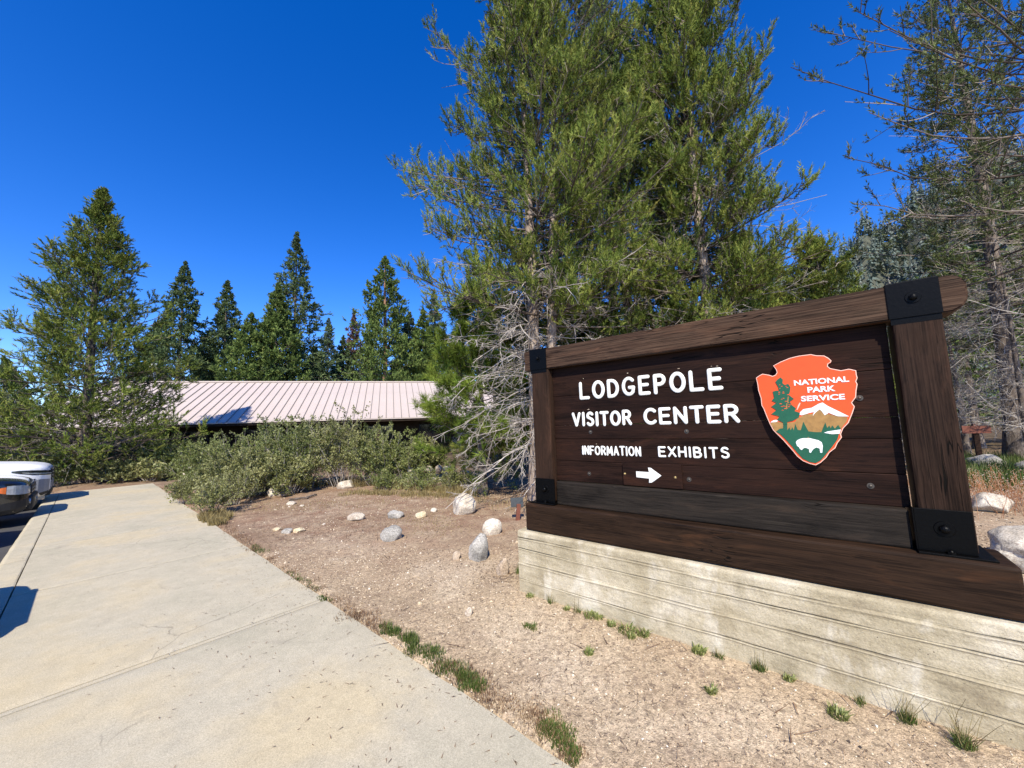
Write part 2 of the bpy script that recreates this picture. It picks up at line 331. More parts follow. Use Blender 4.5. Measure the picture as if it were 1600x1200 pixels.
# ------------------------------------------------------------------ branch growing (numpy)
def walk(P0, D0, L, K, rng, wander=.12, up=0.0, up2=0.0):
    N = len(P0); P = np.zeros((N, K, 3)); P[:, 0] = P0; Dv = norm(D0.copy()); st = (L / (K - 1))[:, None]
    for k in range(1, K):
        Dv = Dv + rng.normal(0, wander, (N, 3)); Dv[:, 2] += up + up2 * (k / (K - 1)); Dv = norm(Dv); P[:, k] = P[:, k - 1] + Dv * st
    return P
def at_t(P, idx, t):
    K = P.shape[1]; f = t * (K - 1); i = np.minimum(f.astype(int), K - 2); fr = (f - i)[:, None]
    a = P[idx, i]; b = P[idx, i + 1]; return a + (b - a) * fr, norm(b - a)
def branch(P, n, rng, t0, t1, ang, Lf, K=4, wander=.1, up=0.0, up2=0.0, flat=0.0):
    N = len(P); idx = np.repeat(np.arange(N), n); t = rng.uniform(t0, t1, N * n); pos, T = at_t(P, idx, t)
    q = rng.normal(0, 1, (N * n, 3)); q[:, 2] *= (1 - flat); q = norm(q - (q * T).sum(1, keepdims=True) * T)
    a = np.radians(rng.uniform(ang[0], ang[1], N * n))[:, None]; Dv = T * np.cos(a) + q * np.sin(a)
    plen = np.linalg.norm(np.diff(P, axis=1), axis=2).sum(1)[idx]
    L = Lf(t, plen) * rng.uniform(.7, 1.25, N * n)
    return walk(pos, Dv, L, K, rng, wander, up, up2), idx, t
def tubes(mb, P, R, sides=4, v=None):
    """P (N,K,3), R (N,K)"""
    N, K = P.shape[:2]; T = norm(np.gradient(P, axis=1)); ref = np.where(np.abs(T[:, :1, 2:3]) > .9, np.array([[[1., 0, 0]]]), np.array([[[0, 0, 1.]]]))
    u = norm(np.cross(T, ref)); w_ = np.cross(T, u); a = np.arange(sides) / sides * 2 * np.pi
    V = P[:, :, None] + R[:, :, None, None] * (u[:, :, None] * np.cos(a)[:, None] + w_[:, :, None] * np.sin(a)[:, None])
    V = V.reshape(-1, 3); n, k, s = np.meshgrid(np.arange(N), np.arange(K - 1), np.arange(sides), indexing='ij')
    s2 = (s + 1) % sides; b = n * K * sides; F = np.stack([b + k * sides + s, b + k * sides + s2, b + (k + 1) * sides + s2, b + (k + 1) * sides + s], -1).reshape(-1, 4)
    mb.add(V, F, None if v is None else np.repeat(v, K * sides))
def quad_finish(name, mb, mat, parent, smooth=True, kind=None):
    V = np.concatenate(mb.V); F = np.concatenate(mb.F); A = np.concatenate(mb.A)
    o = link(name, npmesh(name, V, F, smooth, A), mat, parent)
    if kind: o['kind'] = kind
    return o
def needles(Pt, Dt, rng, K, length, ln, wd, spread=(35, 60), flat=0.0, tsc=1.0):
    """tufts at Pt pointing along Dt: K thin triangles each"""
    N = len(Pt); i = np.repeat(np.arange(N), K); T = Dt[i]; M_ = N * K
    q = rng.normal(0, 1, (M_, 3)); q[:, 2] *= (1 - flat); q = norm(q - (q * T).sum(1, keepdims=True) * T)
    u = rng.uniform(0, 1, M_); a = np.radians(rng.uniform(spread[0], spread[1], M_) * (1.15 - .55 * u))[:, None]
    sc = (rng.uniform(.7, 1.2, N) * tsc)[i]
    d_ = T * np.cos(a) + q * np.sin(a); b = Pt[i] + T * (u * length * sc)[:, None]
    l_ = (ln * sc * rng.uniform(.75, 1.2, M_))[:, None]; side = norm(np.cross(d_, rng.normal(0, 1, (M_, 3)))) * wd / 2
    V = np.stack([b - side, b + side, b + d_ * l_], 1).reshape(-1, 3); F = np.arange(M_ * 3).reshape(-1, 3)
    v = np.repeat(np.clip(rng.beta(2, 2, N), 0, 1)[i] * .9 + rng.uniform(0, .1, M_), 3)
    return V, F, v
def cyl_trunk(mb, base, H, r0, lean=(0, 0), rng=None, K=14, sides=10, wob=.04, top=None):
    z = np.linspace(0, 1, K); P = np.zeros((1, K, 3)); P[0, :, 2] = z * H
    w1 = rng.uniform(-1, 1, 4)
    P[0, :, 0] = lean[0] * z * H + wob * H * .3 * (np.sin(z * 5 + w1[0] * 3) - math.sin(w1[0] * 3)) * .3
    P[0, :, 1] = lean[1] * z * H + wob * H * .3 * (np.sin(z * 4 + w1[1] * 3) - math.sin(w1[1] * 3)) * .3
    P[0] += base
    R = (r0 * (1 - z) ** .8 + .012) * (1 + .5 * np.exp(-z * H / .25)); tubes(mb, P, R[None], sides); return P
def tree(name, label, cat, base, H, r0, cb, prof, mat, bark, seed, nb=120, e=(0, 40), ns=12, nt_=5, K=16, tl=.20, ln=.10, wd=.008,
         lean=(0, 0), dead=0, deadL=1.2, dead_z=(0.1, .4), group=None, sec=(.38, .12), up=.03, flat=0.0, tup=.6, spread=(30, 60), wob=.03,
         live=.25, twig='twig_dark', power=.95, tipk=.7, jag=.68, lite=False, dead_n=(5, 6), deadup=-.05, dead_az=None, dead2=None, second=None, deadr=.012, arms=()):
    rng = np.random.default_rng(seed); base = np.array(base, float)
    root = empty(name, base); tag(root, label, cat, group)
    o0 = np.zeros(3)
    tm = MB(); TP = cyl_trunk(tm, o0, H, r0, lean, rng, wob=wob); Ts = [TP]
    if second is not None:
        T2 = cyl_trunk(tm, o0 + np.array([second[0] * .35, second[1] * .35, 0]), H * second[2], r0 * .85, (lean[0] + second[0] / H * 1.4, lean[1] + second[1] / H * 1.4), rng, wob=wob); Ts.append(T2)
    quad_finish('trunk', tm, MAT[bark], root)
    # primaries
    u = (np.arange(nb) + rng.uniform(0, 1, nb)) / nb; hf = u ** power; h = cb + (H * .995 - cb) * hf
    az = np.arange(nb) * 2.39996 + rng.normal(0, .35, nb); L = np.array([prof(a, b) for a, b in zip(hf, az)]) * rng.uniform(jag, 1.12, nb)
    el = np.radians(e[0] + (e[1] - e[0]) * hf ** 1.3 + rng.normal(0, 7, nb))
    which = rng.integers(0, len(Ts), nb)
    st = np.zeros((nb, 3))
    for j, T_ in enumerate(Ts):
        hh = T_[0, :, 2]
        for c in (0, 1): st[which == j, c] = np.interp(h, hh, T_[0, :, c])[which == j]
    st[:, 2] = h
    D0 = np.stack([np.cos(az) * np.cos(el), np.sin(az) * np.cos(el), np.sin(el)], 1)
    P = walk(st, D0, L, 8, rng, .07, -up * .6, up * 3)
    if len(arms):
        t_ = np.linspace(0, 1, 8)[None, :, None]; A0 = np.array([a_[0] for a_ in arms])[:, None] - base; A1 = np.array([a_[1] for a_ in arms])[:, None] - base
        LA = np.linalg.norm(A1 - A0, axis=2); PA = A0 + (A1 - A0) * t_; PA[:, :, 2] += (-.10 * LA * np.sin(t_[..., 0] * np.pi * 1.15)); PA += rng.normal(0, .035, PA.shape) * t_
        P = np.concatenate([P, PA]); L = np.concatenate([L, LA[:, 0]]); nb = len(P)
    bm_ = MB(); r = np.minimum(np.maximum(L * .011, .006), .028); tubes(bm_, P, r[:, None] * np.linspace(1, .25, 8)[None], 4, rng.uniform(0, 1, nb))
    S, idx, t = branch(P, ns, rng, live, 1.0, (28, 68), lambda t, pl: (sec[0] * pl * (1.12 - t) + sec[1] * np.minimum(1, .3 + pl)), 4, .1, up * 2, up, flat)
    if not lite: tubes(bm_, S, np.linspace(.006, .0025, 4)[None] * np.ones((len(S), 1)) * (1 + L[idx] * .2)[:, None], 3, rng.uniform(0, 1, len(S)))
    quad_finish('branches', bm_, MAT[twig], root, True, 'stuff')
    # tufts
    ii = np.repeat(np.arange(len(S)), nt_); tt = rng.uniform(.25, 1.0, len(ii)); pos, T = at_t(S, ii, tt)
    Dt = T * .55 + rng.normal(0, .33, T.shape); Dt[:, 2] += tup; Dt = norm(Dt)
    jj = np.repeat(np.arange(nb), 5); p2, T2_ = at_t(P, jj, 1 - .35 * rng.uniform(0, 1, len(jj)) ** 1.5); d2 = T2_ + rng.normal(0, .25, T2_.shape); d2[:, 2] += tup * .7
    # leader tufts
    ltz = np.linspace(.88, 1, 14); lp = np.stack([np.interp(ltz, np.linspace(0, 1, TP.shape[1]), TP[0, :, c]) for c in range(3)], 1); ld = rng.normal(0, .4, lp.shape); ld[:, 2] += 1
    pos = np.concatenate([pos, p2, lp]); Dt = norm(np.concatenate([Dt, d2, ld]))
    hh_ = np.clip((pos[:, 2] - cb) / (H - cb), 0, 1); tsc = tipk + (1 - tipk) * np.clip((1 - hh_) / .45, 0, 1)
    V, F, v = needles(pos, Dt, rng, K, tl, ln, wd, spread, flat * .5, tsc)
    cr_ = link('crown', npmesh('crown', V, F, False, v), MAT[mat], root); cr_['kind'] = 'stuff'
    if dead:
        n = dead; hz = rng.uniform(dead_z[0], dead_z[1], n) * H; a = rng.uniform(0, 2 * np.pi, n) if dead_az is None else rng.uniform(dead_az[0], dead_az[1], n)
        if dead2: q = int(dead2[0]); a[:q] = rng.uniform(dead2[1], dead2[2], q); hz[:q] = rng.uniform(dead2[3], dead2[4], q) * H
        wh = rng.integers(0, len(Ts), n); s0 = np.zeros((n, 3)); s0[:, 2] = hz
        for j, T_ in enumerate(Ts):
            for c in (0, 1): s0[wh == j, c] = np.interp(hz, T_[0, :, 2], T_[0, :, c])[wh == j]
        d0 = np.stack([np.cos(a), np.sin(a), rng.normal(.05, .2, n)], 1)
        dm = MB(); LL = deadL * rng.uniform(.45, 1.2, n)
        A = walk(s0, d0, LL, 9, rng, .10, deadup, -deadup * 1.2); tubes(dm, A, (deadr * rng.uniform(.6, 1.4, n))[:, None] * np.linspace(1, .3, 9)[None], 5, rng.uniform(.3, 1, n))
        B, bi, _ = branch(A, dead_n[0], rng, .2, 1, (22, 55), lambda t, pl: .42 * pl * (1.15 - t) + .06, 6, .13, deadup * .9, -deadup)
        tubes(dm, B, np.linspace(.0065, .0028, 6)[None] * rng.uniform(.7, 1.3, (len(B), 1)) * deadr / .012, 4, rng.uniform(.2, 1, len(B)))
        C_, ci, _ = branch(B, dead_n[1], rng, .2, 1, (25, 65), lambda t, pl: .4 * pl * (1.1 - t) + .05, 4, .18, deadup * .7, 0)
        tubes(dm, C_, np.linspace(.0035, .0014, 4)[None] * rng.uniform(.8, 1.3, (len(C_), 1)) * deadr / .012, 3, rng.uniform(.1, 1, len(C_)))
        quad_finish('dead_branches', dm, MAT['twig'], root, True, 'stuff')
    return root
def cone_prof(R, p=1.0, bulge=0.0, low=.75, rs=0):
    def f(h, a):
        return R * ((1 - h) ** p * (1 - bulge) + bulge * math.sin(math.pi * min(1, (1 - h) * .75))) * (low + (1 - low) * min(1, h / .15)) * (1 + .16 * math.sin(3 * a + 9 * h + rs) + .12 * math.sin(23 * h + rs * 2 + a)) + .05
    return f
# ------------------------------------------------------------------ terrain
Q = np.array([-1.9, 3.8]); DA = np.array([-.748, .664]); NB = np.array([-.664, -.748])
def pab(a, b, z=0.0): p = Q + DA * a + NB * b; return Vector((p[0], p[1], z))
def ab(x, y): return (x - Q[0]) * DA[0] + (y - Q[1]) * DA[1], (x - Q[0]) * NB[0] + (y - Q[1]) * NB[1]
A_END = 13.6; W_WALK = 2.02; W_KERB = .24; LOT = -.15
def fbm(X, Y, seed, sc, octs=4):
    r = np.random.default_rng(seed); out = np.zeros_like(X); am = 1.0
    for o in range(octs):
        for _ in range(5):
            a = r.uniform(0, 2 * np.pi); k_ = sc * 2 ** o * r.uniform(.7, 1.4); out += am * np.sin((X * np.cos(a) + Y * np.sin(a)) * k_ + r.uniform(0, 6.28)) / 5
        am *= .55
    return out
def soil_z(X, Y):
    a, b = ab(X, Y)
    z = .035 * fbm(X, Y, 3, 1.1, 3) + .012 * fbm(X, Y, 5, 7, 3) - .015
    z = z * np.clip(-b / .5, 0.12, 1) - .006                      # flush with the pavement at its edge
    near = np.exp(-((X - .9) ** 2 + (Y - 3.0) ** 2) / 3.0); z = z * (1 - .7 * near)
    return z
def axis(lo, f0, f1, hi, st):
    mid = np.arange(f0, f1, st); out = [mid]
    s = st; v = f1; r_ = []
    while v < hi: r_.append(v); s *= 1.16; v += s
    r_.append(hi); s = st; v = f0 - st; l_ = []
    while v > lo: l_.append(v); s *= 1.16; v -= s
    l_.append(lo); return np.concatenate([np.array(l_[::-1]), mid, np.array(r_)])
def grid_mesh(name, xs, ys, Z, mat, smooth=True):
    nx, ny = len(xs), len(ys); X, Y = np.meshgrid(xs, ys); V = np.stack([X, Y, Z(X, Y)], -1).reshape(-1, 3)
    i, j = np.meshgrid(np.arange(nx - 1), np.arange(ny - 1)); b = j * nx + i
    F = np.stack([b, b + 1, b + nx + 1, b + nx], -1).reshape(-1, 4); return link(name, npmesh(name, V, F, smooth), mat)
def gz(X, Y):
    a, b = ab(X, Y); z = soil_z(X, Y)
    z = np.where((b > -.02) & (b <= W_WALK + .1) & (a < A_END - .02), -.06, z)
    z = np.where((b > W_WALK + .1) & (a < 30), -.30, z)
    r = np.hypot(X, Y); z = z + .25 * fbm(X, Y, 9, .08, 2) * np.clip((r - 16) / 30, 0, 1)
    return z
tag(grid_mesh('ground', axis(-900, -8.5, 5.5, 900, .07), axis(-900, 0.8, 10.5, 900, .07), gz, MAT['ground']), kind='structure')
# asphalt lot
bm = bmesh.new(); cs = [pab(-22, W_WALK + .1, LOT), pab(30, W_WALK + .1, LOT), pab(30, 34, LOT), pab(-22, 34, LOT)]
bm.faces.new([bm.verts.new(c) for c in cs]); lot = bm_link('parking_lot', bm, MAT['asphalt']); tag(lot, kind='structure')
if lot.data.polygons[0].normal.z < 0: lot.data.flip_normals()
for i, a in enumerate(np.arange(-9.6, 14, 2.72)):                      # painted stall lines
    bm = bmesh.new(); c = [pab(a, W_WALK + .9, LOT + .004), pab(a + .1, W_WALK + .9, LOT + .004), pab(a + .1, W_WALK + 5.8, LOT + .004), pab(a, W_WALK + 5.8, LOT + .004)]
    bm.faces.new([bm.verts.new(v) for v in c]); o = bm_link('stall_line', bm, MAT['white_paint'], lot)
    if o.data.polygons[0].normal.z < 0: o.data.flip_normals()
# sidewalk slabs
walkroot = empty('sidewalk', pab(0, 0)); walkroot.rotation_euler = (0, 0, math.atan2(DA[1], DA[0])); tag(walkroot, kind='structure')
# local X runs along the walk, local -Y... b direction
rs = random.Random(4)
js = [-9.0, -6.3, -3.25, -.075, -.02, 2.70, 5.32, 8.0, 10.7, A_END]
for i in range(len(js) - 1):
    x0, x1 = js[i] + .006, js[i + 1] - .006
    nx = max(2, int((x1 - x0) / .05)); xs = np.linspace(x0, x1, nx); ys = np.linspace(0, W_WALK - .012, 41)
    X, Y = np.meshgrid(xs, ys); r_ = np.random.default_rng(i)
    eb = np.minimum.reduce([X - x0, x1 - X, W_WALK - Y + .1]) ; Z = .0015 * fbm(X, Y, 30 + i, 2, 3) - .006 * np.exp(-np.maximum(eb, 0) / .012)
    # the soil-side edge is chipped and uneven
    Yw = Y.copy(); Yw[0] += .012 * fbm(X[0], X[0] * 0, 50 + i, 4, 3); Yw[0] -= .01
    V = np.stack([X, Yw, Z], -1).reshape(-1, 3); ii, jj = np.meshgrid(np.arange(nx - 1), np.arange(40)); b = jj * nx + ii
    F = [np.stack([b, b + 1, b + nx + 1, b + nx], -1).reshape(-1, 4)]
    edge = np.concatenate([np.arange(nx), np.arange(1, 41) * nx + nx - 1, 40 * nx + np.arange(nx - 2, -1, -1), np.arange(39, 0, -1) * nx])
    lo = V[edge].copy(); lo[:, 2] = -.12; n0 = len(V); V = np.concatenate([V, lo]); m_ = len(edge); e = np.arange(m_); e2 = (e + 1) % m_
    F.append(np.stack([edge[e], n0 + e, n0 + e2, edge[e2]], -1)); o = link('slab', npmesh('slab', V, np.concatenate(F), False), MAT['walk'], walkroot)
# local +Y of the empty points to b?  rotate so: b = NB ; X x Z gives the sign
yl = Vector((-math.sin(walkroot.rotation_euler.z), math.cos(walkroot.rotation_euler.z)))
assert yl.dot(Vector(NB)) > .99
# kerb pieces with a rolled edge
kp = [(0, -.12), (0, -.004), (.012, 0), (.19, -.006), (.225, -.02), (.245, -.05), (.262, -.15), (.27, -.2)]
kroot = empty('kerb', pab(0, W_WALK)); kroot.rotation_euler = walkroot.rotation_euler; tag(kroot, kind='structure')
for i, a in enumerate(np.arange(-9.0, A_END - .1, 2.7)):
    a1 = min(a + 2.69, A_END); bm = bmesh.new(); prev = None; N_ = 16
    for k in range(N_ + 1):
        x = a + .004 + (a1 - a - .008) * k / N_; row = [bm.verts.new((x, y + .006 * noise.noise(Vector((x * 3, i, j))), z + (.004 * noise.noise(Vector((x * 5, 7, j))) if z > -.1 else 0))) for j, (y, z) in enumerate(kp)]
        if prev:
            for j in range(len(row) - 1): bm.faces.new((prev[j], row[j], row[j + 1], prev[j + 1]))
        else: bm.faces.new(row)
        prev = row
    bm.faces.new(prev[::-1]); bm_link('kerb_stone', bm, MAT['walk'], kroot)
# kerb return closing the end of the walk
o = box('kerb_stone', (A_END + .005, A_END + .17, -W_WALK - .01, .26, -.2, .004), MAT['walk'], kroot, .012)

# ------------------------------------------------------------------ wooded hill, far right
def hill_h(X, Y):
    az = np.degrees(np.arctan2(X, Y)); r = np.hypot(X, Y)
    top = np.interp(az, [-30, 5, 25, 34, 40, 45, 52, 62, 80, 100], [0, 15, 55, 100, 116, 130, 150, 165, 175, 150]) * (1 + .06 * np.sin(az * 1.3) + .04 * np.sin(az * 3.1 + 1))
    s = np.clip((r - 170) / 230, 0, 1); return top * s * s * (3 - 2 * s) - 2
azs = np.radians(np.linspace(-30, 100, 90)); rr = np.linspace(160, 560, 36); A_, RR = np.meshgrid(azs, rr)
X, Y = RR * np.sin(A_), RR * np.cos(A_); Z = hill_h(X, Y); Z = np.where(RR > 420, Z, Z + 3 * fbm(X, Y, 12, .03, 3))
V = np.stack([X, Y, Z], -1).reshape(-1, 3); i, j = np.meshgrid(np.arange(89), np.arange(35)); b = j * 90 + i
hill = link('hill', npmesh('hill', V, np.stack([b, b + 90, b + 91, b + 1], -1).reshape(-1, 4), True), plain('hill_soil', (.085, .09, .065), .95, .1, 0, .4, .03)); tag(hill, kind='structure')
def far_wood(name, az0, az1, r0, r1, n, hgt, mat, seed, zf):
    rng = np.random.default_rng(seed); az = np.radians(rng.uniform(az0, az1, n)); r = rng.uniform(r0, r1, n)
    x, y = r * np.sin(az), r * np.cos(az); z = zf(x, y); H = hgt * rng.uniform(.45, 1.15, n); K = 34
    i = np.repeat(np.arange(n), K); t = rng.uniform(0.04, 1, n * K) ** .8; a = rng.uniform(0, 6.283, n * K); rad = H[i] * .17 * (1 - t) + .15
    c = np.stack([x[i], y[i], z[i] + H[i] * t], 1); o_ = np.stack([np.cos(a), np.sin(a), -.25 * np.ones(n * K)], 1) * rad[:, None]; wv = np.stack([-np.sin(a), np.cos(a), np.zeros(n * K)], 1) * (rad * .45)[:, None]
    V = np.stack([c + [0, 0, .6], c + o_ - wv, c + o_ + wv], 1); V[:, 0, 2] += H[i] * .05; V = V.reshape(-1, 3)
    v = np.repeat(rng.uniform(0, 1, n)[i] * .8 + rng.uniform(0, .2, n * K), 3)
    o = link(name, npmesh(name, V, np.arange(len(V)).reshape(-1, 3), False, v), mat); tag(o, kind='stuff'); return o
tag(far_wood('hill_forest', 18, 60, 190, 430, 2300, 18, MAT['ndl_hill'], 3, hill_h), 'haze-tinted conifer forest covering the distant hillside at right', 'forest')
tag(far_wood('distant_forest', -62, 22, 75, 150, 300, 13, MAT['ndl_fir'], 5, lambda x, y: 0 * x - 1), 'low dark forest far behind the visitor building', 'forest')

# ------------------------------------------------------------------ visitor building
RA = np.array([-23.2, 24.0]); BR = math.atan2(.31, .95)
bld = empty('visitor_building', (RA[0], RA[1], 0), BR); tag(bld, 'long low brown visitor building under a pale standing seam metal roof', 'building')
ZR, ZE, RUN, X0, X1 = 5.0, 2.17, 6.0, -2.25, 25.2
roof = box('roof', (X0, X1, -.12, .12, ZR - .02, ZR + .075), MAT['roof'], bld, .01)
sl_ = math.atan2(ZR - ZE, RUN); SLL = math.hypot(ZR - ZE, RUN)
bm = bmesh.new(); bm_box(bm, 0, .442, 0, SLL, -.02, 0); bm_box(bm, -.006, .022, 0, SLL, .0005, .045)
for f in bm.faces: f.material_index = 1 if f.calc_center_median().z > .0 and f.calc_center_median().x < .03 and max(v.co.x for v in f.verts) < .03 else 0
bmesh.ops.recalc_face_normals(bm, faces=bm.faces); pm = bpy.data.meshes.new('roof_panel'); bm.to_mesh(pm); bm.free(); pm.materials.append(MAT['roof']); pm.materials.append(MAT['roof_rib'])
for k in range(int((X1 - X0) / .45)):
    o = bpy.data.objects.new('roof_panel', pm); COL.objects.link(o); o.parent = roof; o.location = (X0 + .45 * k, -RUN, ZE); o.rotation_euler = (sl_, 0, 0)
bs = bmesh.new(); bm_box(bs, X0, X1, 0, SLL, -.02, .0); bm_link('back_slope', bs, MAT['roof'], roof, (0, RUN, ZE), (sl_, 0, math.pi)).location = (X0 + X1, RUN, ZE)
bm = bmesh.new(); poly_prism(bm, [(-RUN + .05, ZE - .16), (RUN - .05, ZE - .16), (RUN - .05, ZE - .03), (0, ZR - .05), (-RUN + .05, ZE - .03)], 0, X1 - X0 - .1)
bm_link('roof_deck', bm, MAT['brown_wall'], roof, (X1 - .05, 0, 0), (0, 0, R_(90)))
box('fascia', (X0, X1, -RUN - .03, -RUN + .02, ZE - .2, ZE - .025), MAT['brown_wall'], bld)
box('gutter', (X0, X1, -RUN - .10, -RUN - .034, ZE - .075, ZE - .02), MAT['roof'], bld, .008)
box('wall', (X0 + 1, X1 - 1, -4.4, 4.4, -.6, ZE - .17), MAT['brown_wall'], bld)
for k in range(9):
    x = X0 + 2.2 + k * 3.3; fr = box('window', (x, x + 1.7, -4.46, -4.402, .75, 1.75), MAT['trim'], bld)
    for q in (0, 1): box('pane', (x + .06 + q * .81, x + .83 + q * .81, -4.475, -4.462, .81, 1.69), MAT['glass_dark'], fr)
for k in range(7): box('eave_post', (X0 + .5 + k * 5.2, X0 + .7 + k * 5.2, -RUN + .35, -RUN + .55, -.6, ZE - .165), MAT['brown_wall'], bld)
# globe on a tripod on the ridge
t = empty('roof_globe', (RA[0] + .1, RA[1] + .05, ZR + .07), BR); tag(t, 'white globe on a grey tripod standing on the roof ridge', 'antenna')
bm = bmesh.new(); bmesh.ops.create_uvsphere(bm, u_segments=20, v_segments=12, radius=.24, matrix=Matrix.Translation((0, 0, .98))); bm_link('globe', bm, MAT['white_plastic'], t, smooth=True)
bm = bmesh.new(); bm_cyl(bm, (0, 0, .62), (0, 0, .78), .13, .1, 14); bm_link('collar', bm, MAT['trim'], t)
for k in range(4):
    a = k * math.pi / 2 + .6; bm = bmesh.new(); bm_cyl(bm, (.42 * math.cos(a), .42 * math.sin(a) * .5, -.1), (.04 * math.cos(a), .04 * math.sin(a), .66), .022, None, 8); bm_link('leg', bm, MAT['car_grey'], t)

# ------------------------------------------------------------------ entrance sign
SP0 = G(812, 922); SRZ = -R_(39.0)
sign = empty('entrance_sign', (SP0[0], SP0[1], 0), SRZ)
tag(sign, 'large dark brown timber visitor centre sign with white lettering on a concrete base', 'sign')
# board-formed concrete base: rounded top edge, recessed form lines
def foundation():
    S1 = 3.42; xs = np.arange(0, S1 + .001, .024); prof = []
    for z in sorted(list(np.arange(-.12, .535, .008)) + [s_ + q for s_ in (.115, .262, .392, .488) for q in np.arange(-.0125, .0126, .0025)]): prof.append((0.0, z))
    for k in range(6): a = k / 5 * math.pi / 2; prof.append((.022 - .022 * math.cos(a), .535 + .022 * math.sin(a)))
    for y in np.linspace(.03, .40, 14): prof.append((y, .557))
    for z in (.5, .3, .1, -.12): prof.append((.42, z))
    prof = np.array(prof); X, K_ = np.meshgrid(xs, np.arange(len(prof))); Yp = prof[:, 0][:, None] + 0 * X; Zp = prof[:, 1][:, None] + 0 * X
    seams = [.115, .262, .392, .488]; off = np.zeros_like(X); bo = [0, -.004, .002, -.003, .001]; lev = np.zeros_like(X, int); dirt = np.zeros_like(X)
    for s_ in seams:
        line = s_ + .004 * np.sin(X * 1.6 + s_ * 40) + .0035 * fbm(X, X * 0 + s_, int(s_ * 100), 6, 4)
        dz = Zp - line; rag = .42 + .75 * fbm(X, X * 0, int(s_ * 300), 5, 5); rag = np.clip(rag, .0, 1.25); off += .016 * rag * np.exp(-(dz / .0032) ** 2); off -= .005 * np.exp(-((dz + .009) / .006) ** 2); dirt = np.maximum(dirt, np.clip(rag * 1.2, 0, 1) * np.exp(-(dz / .0045) ** 2)); lev += (dz > 0)
    off += np.array(bo)[lev] + .0035 * fbm(X, Zp, 77, 6, 3) + .002 * fbm(X, Zp * 3, 78, 30, 3)
    for xj in (.10 + .45, 1.35, 2.35): off -= .002 * np.exp(-((X - xj) / .01) ** 2)
    front = (K_ < len(prof) - 18); Yp = Yp + np.where(front, off, 0); Zp = Zp + np.where(~front & (Yp < .41), .002 * fbm(X, Yp, 5, 8, 3), 0)
    V = np.stack([X, Yp, Zp], -1).reshape(-1, 3); nx = len(xs); i, j = np.meshgrid(np.arange(nx - 1), np.arange(len(prof) - 1)); b = j * nx + i
    F = np.stack([b, b + 1, b + nx + 1, b + nx], -1).reshape(-1, 4); me = npmesh('concrete_base', V, F, True, (dirt * (K_ < len(prof) - 18)).ravel())
    o = link('concrete_base', me, MAT['foundation'], sign)
    for e, nm in ((0, 0), (nx - 1, 1)):                                     # end caps
        bm = bmesh.new(); vs = [bm.verts.new(V[j * nx + e]) for j in range(len(prof))]; bm.faces.new(vs); bm_link('concrete_end', bm, MAT['foundation'], o)
foundation()
def timber(name, x0, x1, y0, y1, z0, z1, mat, parent=sign, bev=.008, vertical=False, jit=.0022, seed=0, lab=None):
    cx, cy, cz = (x0 + x1) / 2, (y0 + y1) / 2, (z0 + z1) / 2
    L, a, b = (z1 - z0, y1 - y0, x1 - x0) if vertical else (x1 - x0, y1 - y0, z1 - z0)
    bm = bmesh.new(); bm_box(bm, -L / 2, L / 2, -a / 2, a / 2, -b / 2, b / 2, bev)
    n = max(2, int(L / .07))
    for k in range(1, n): bmesh.ops.bisect_plane(bm, geom=bm.verts[:] + bm.edges[:] + bm.faces[:], plane_co=(-L / 2 + L * k / n, 0, 0), plane_no=(1, 0, 0))
    for v in bm.verts:
        d_ = noise.noise_vector(Vector((v.co.x * 2.5 + seed * 7.1, v.co.y * 9 + seed, v.co.z * 9))) * jit; v.co.y += d_.y; v.co.z += d_.z
    o = bm_link(name, bm, mat, parent, (cx, cy, cz), (0, -math.pi / 2, 0) if vertical else None)
    if lab: o['label'] = lab
    return o
timber('base_timber', .07, 3.085, .045, .375, .562, .818, MAT['wood_base'], bev=.018, jit=.005, seed=1)
timber('sill', .385, 2.733, .13, .30, .8195, 1.036, MAT['wood_sill'], bev=.012, seed=2)
timber('post', .160, .362, .11, .315, .8365, 2.118, MAT['wood_post'], vertical=True, seed=3, bev=.014)
timber('post', 2.768, 2.968, .11, .315, .8365, 2.118, MAT['wood_post'], vertical=True, seed=4, bev=.010)
# top beam with clipped ends
bm = bmesh.new(); z0, z1, x0, x1 = 2.121, 2.325, .078, 3.070; c = .095; BX = (x0 + x1) / 2; BZ = (z0 + z1) / 2; hl = (x1 - x0) / 2; hh = (z1 - z0) / 2
poly_prism(bm, [(-hl, -hh), (hl - .062, -hh), (hl - .022, -hh + .022), (hl, -hh + .062), (hl, hh - .05), (hl - .02, hh - .018), (hl - .055, hh), (-hl, hh)], -.1025, .1025)
bmesh.ops.bevel(bm, geom=bm.edges[:], offset=.008, segments=2, affect='EDGES')
for k in range(1, 40): bmesh.ops.bisect_plane(bm, geom=bm.verts[:] + bm.edges[:] + bm.faces[:], plane_co=(-hl + 2 * hl * k / 40, 0, 0), plane_no=(1, 0, 0))
for v in bm.verts:
    d_ = noise.noise_vector(Vector((v.co.x * 2.5, v.co.y * 9, v.co.z * 9))) * .003; v.co.y += d_.y; v.co.z += d_.z
bm_link('top_beam', bm, MAT['wood_beam'], sign, (BX, .2125, BZ))
# boards
bz = [1.037, 1.224, 1.430, 1.558, 1.842, 2.119]
for k in range(5):
    w_off = (.0, .003, -.002, .002, -.001)[k]
    timber('board', .363, 2.752, .188 + w_off, .232, bz[k] + .0008, bz[k + 1] - .0008, MAT['wood_board'], bev=.004, seed=10 + k, jit=.0015)
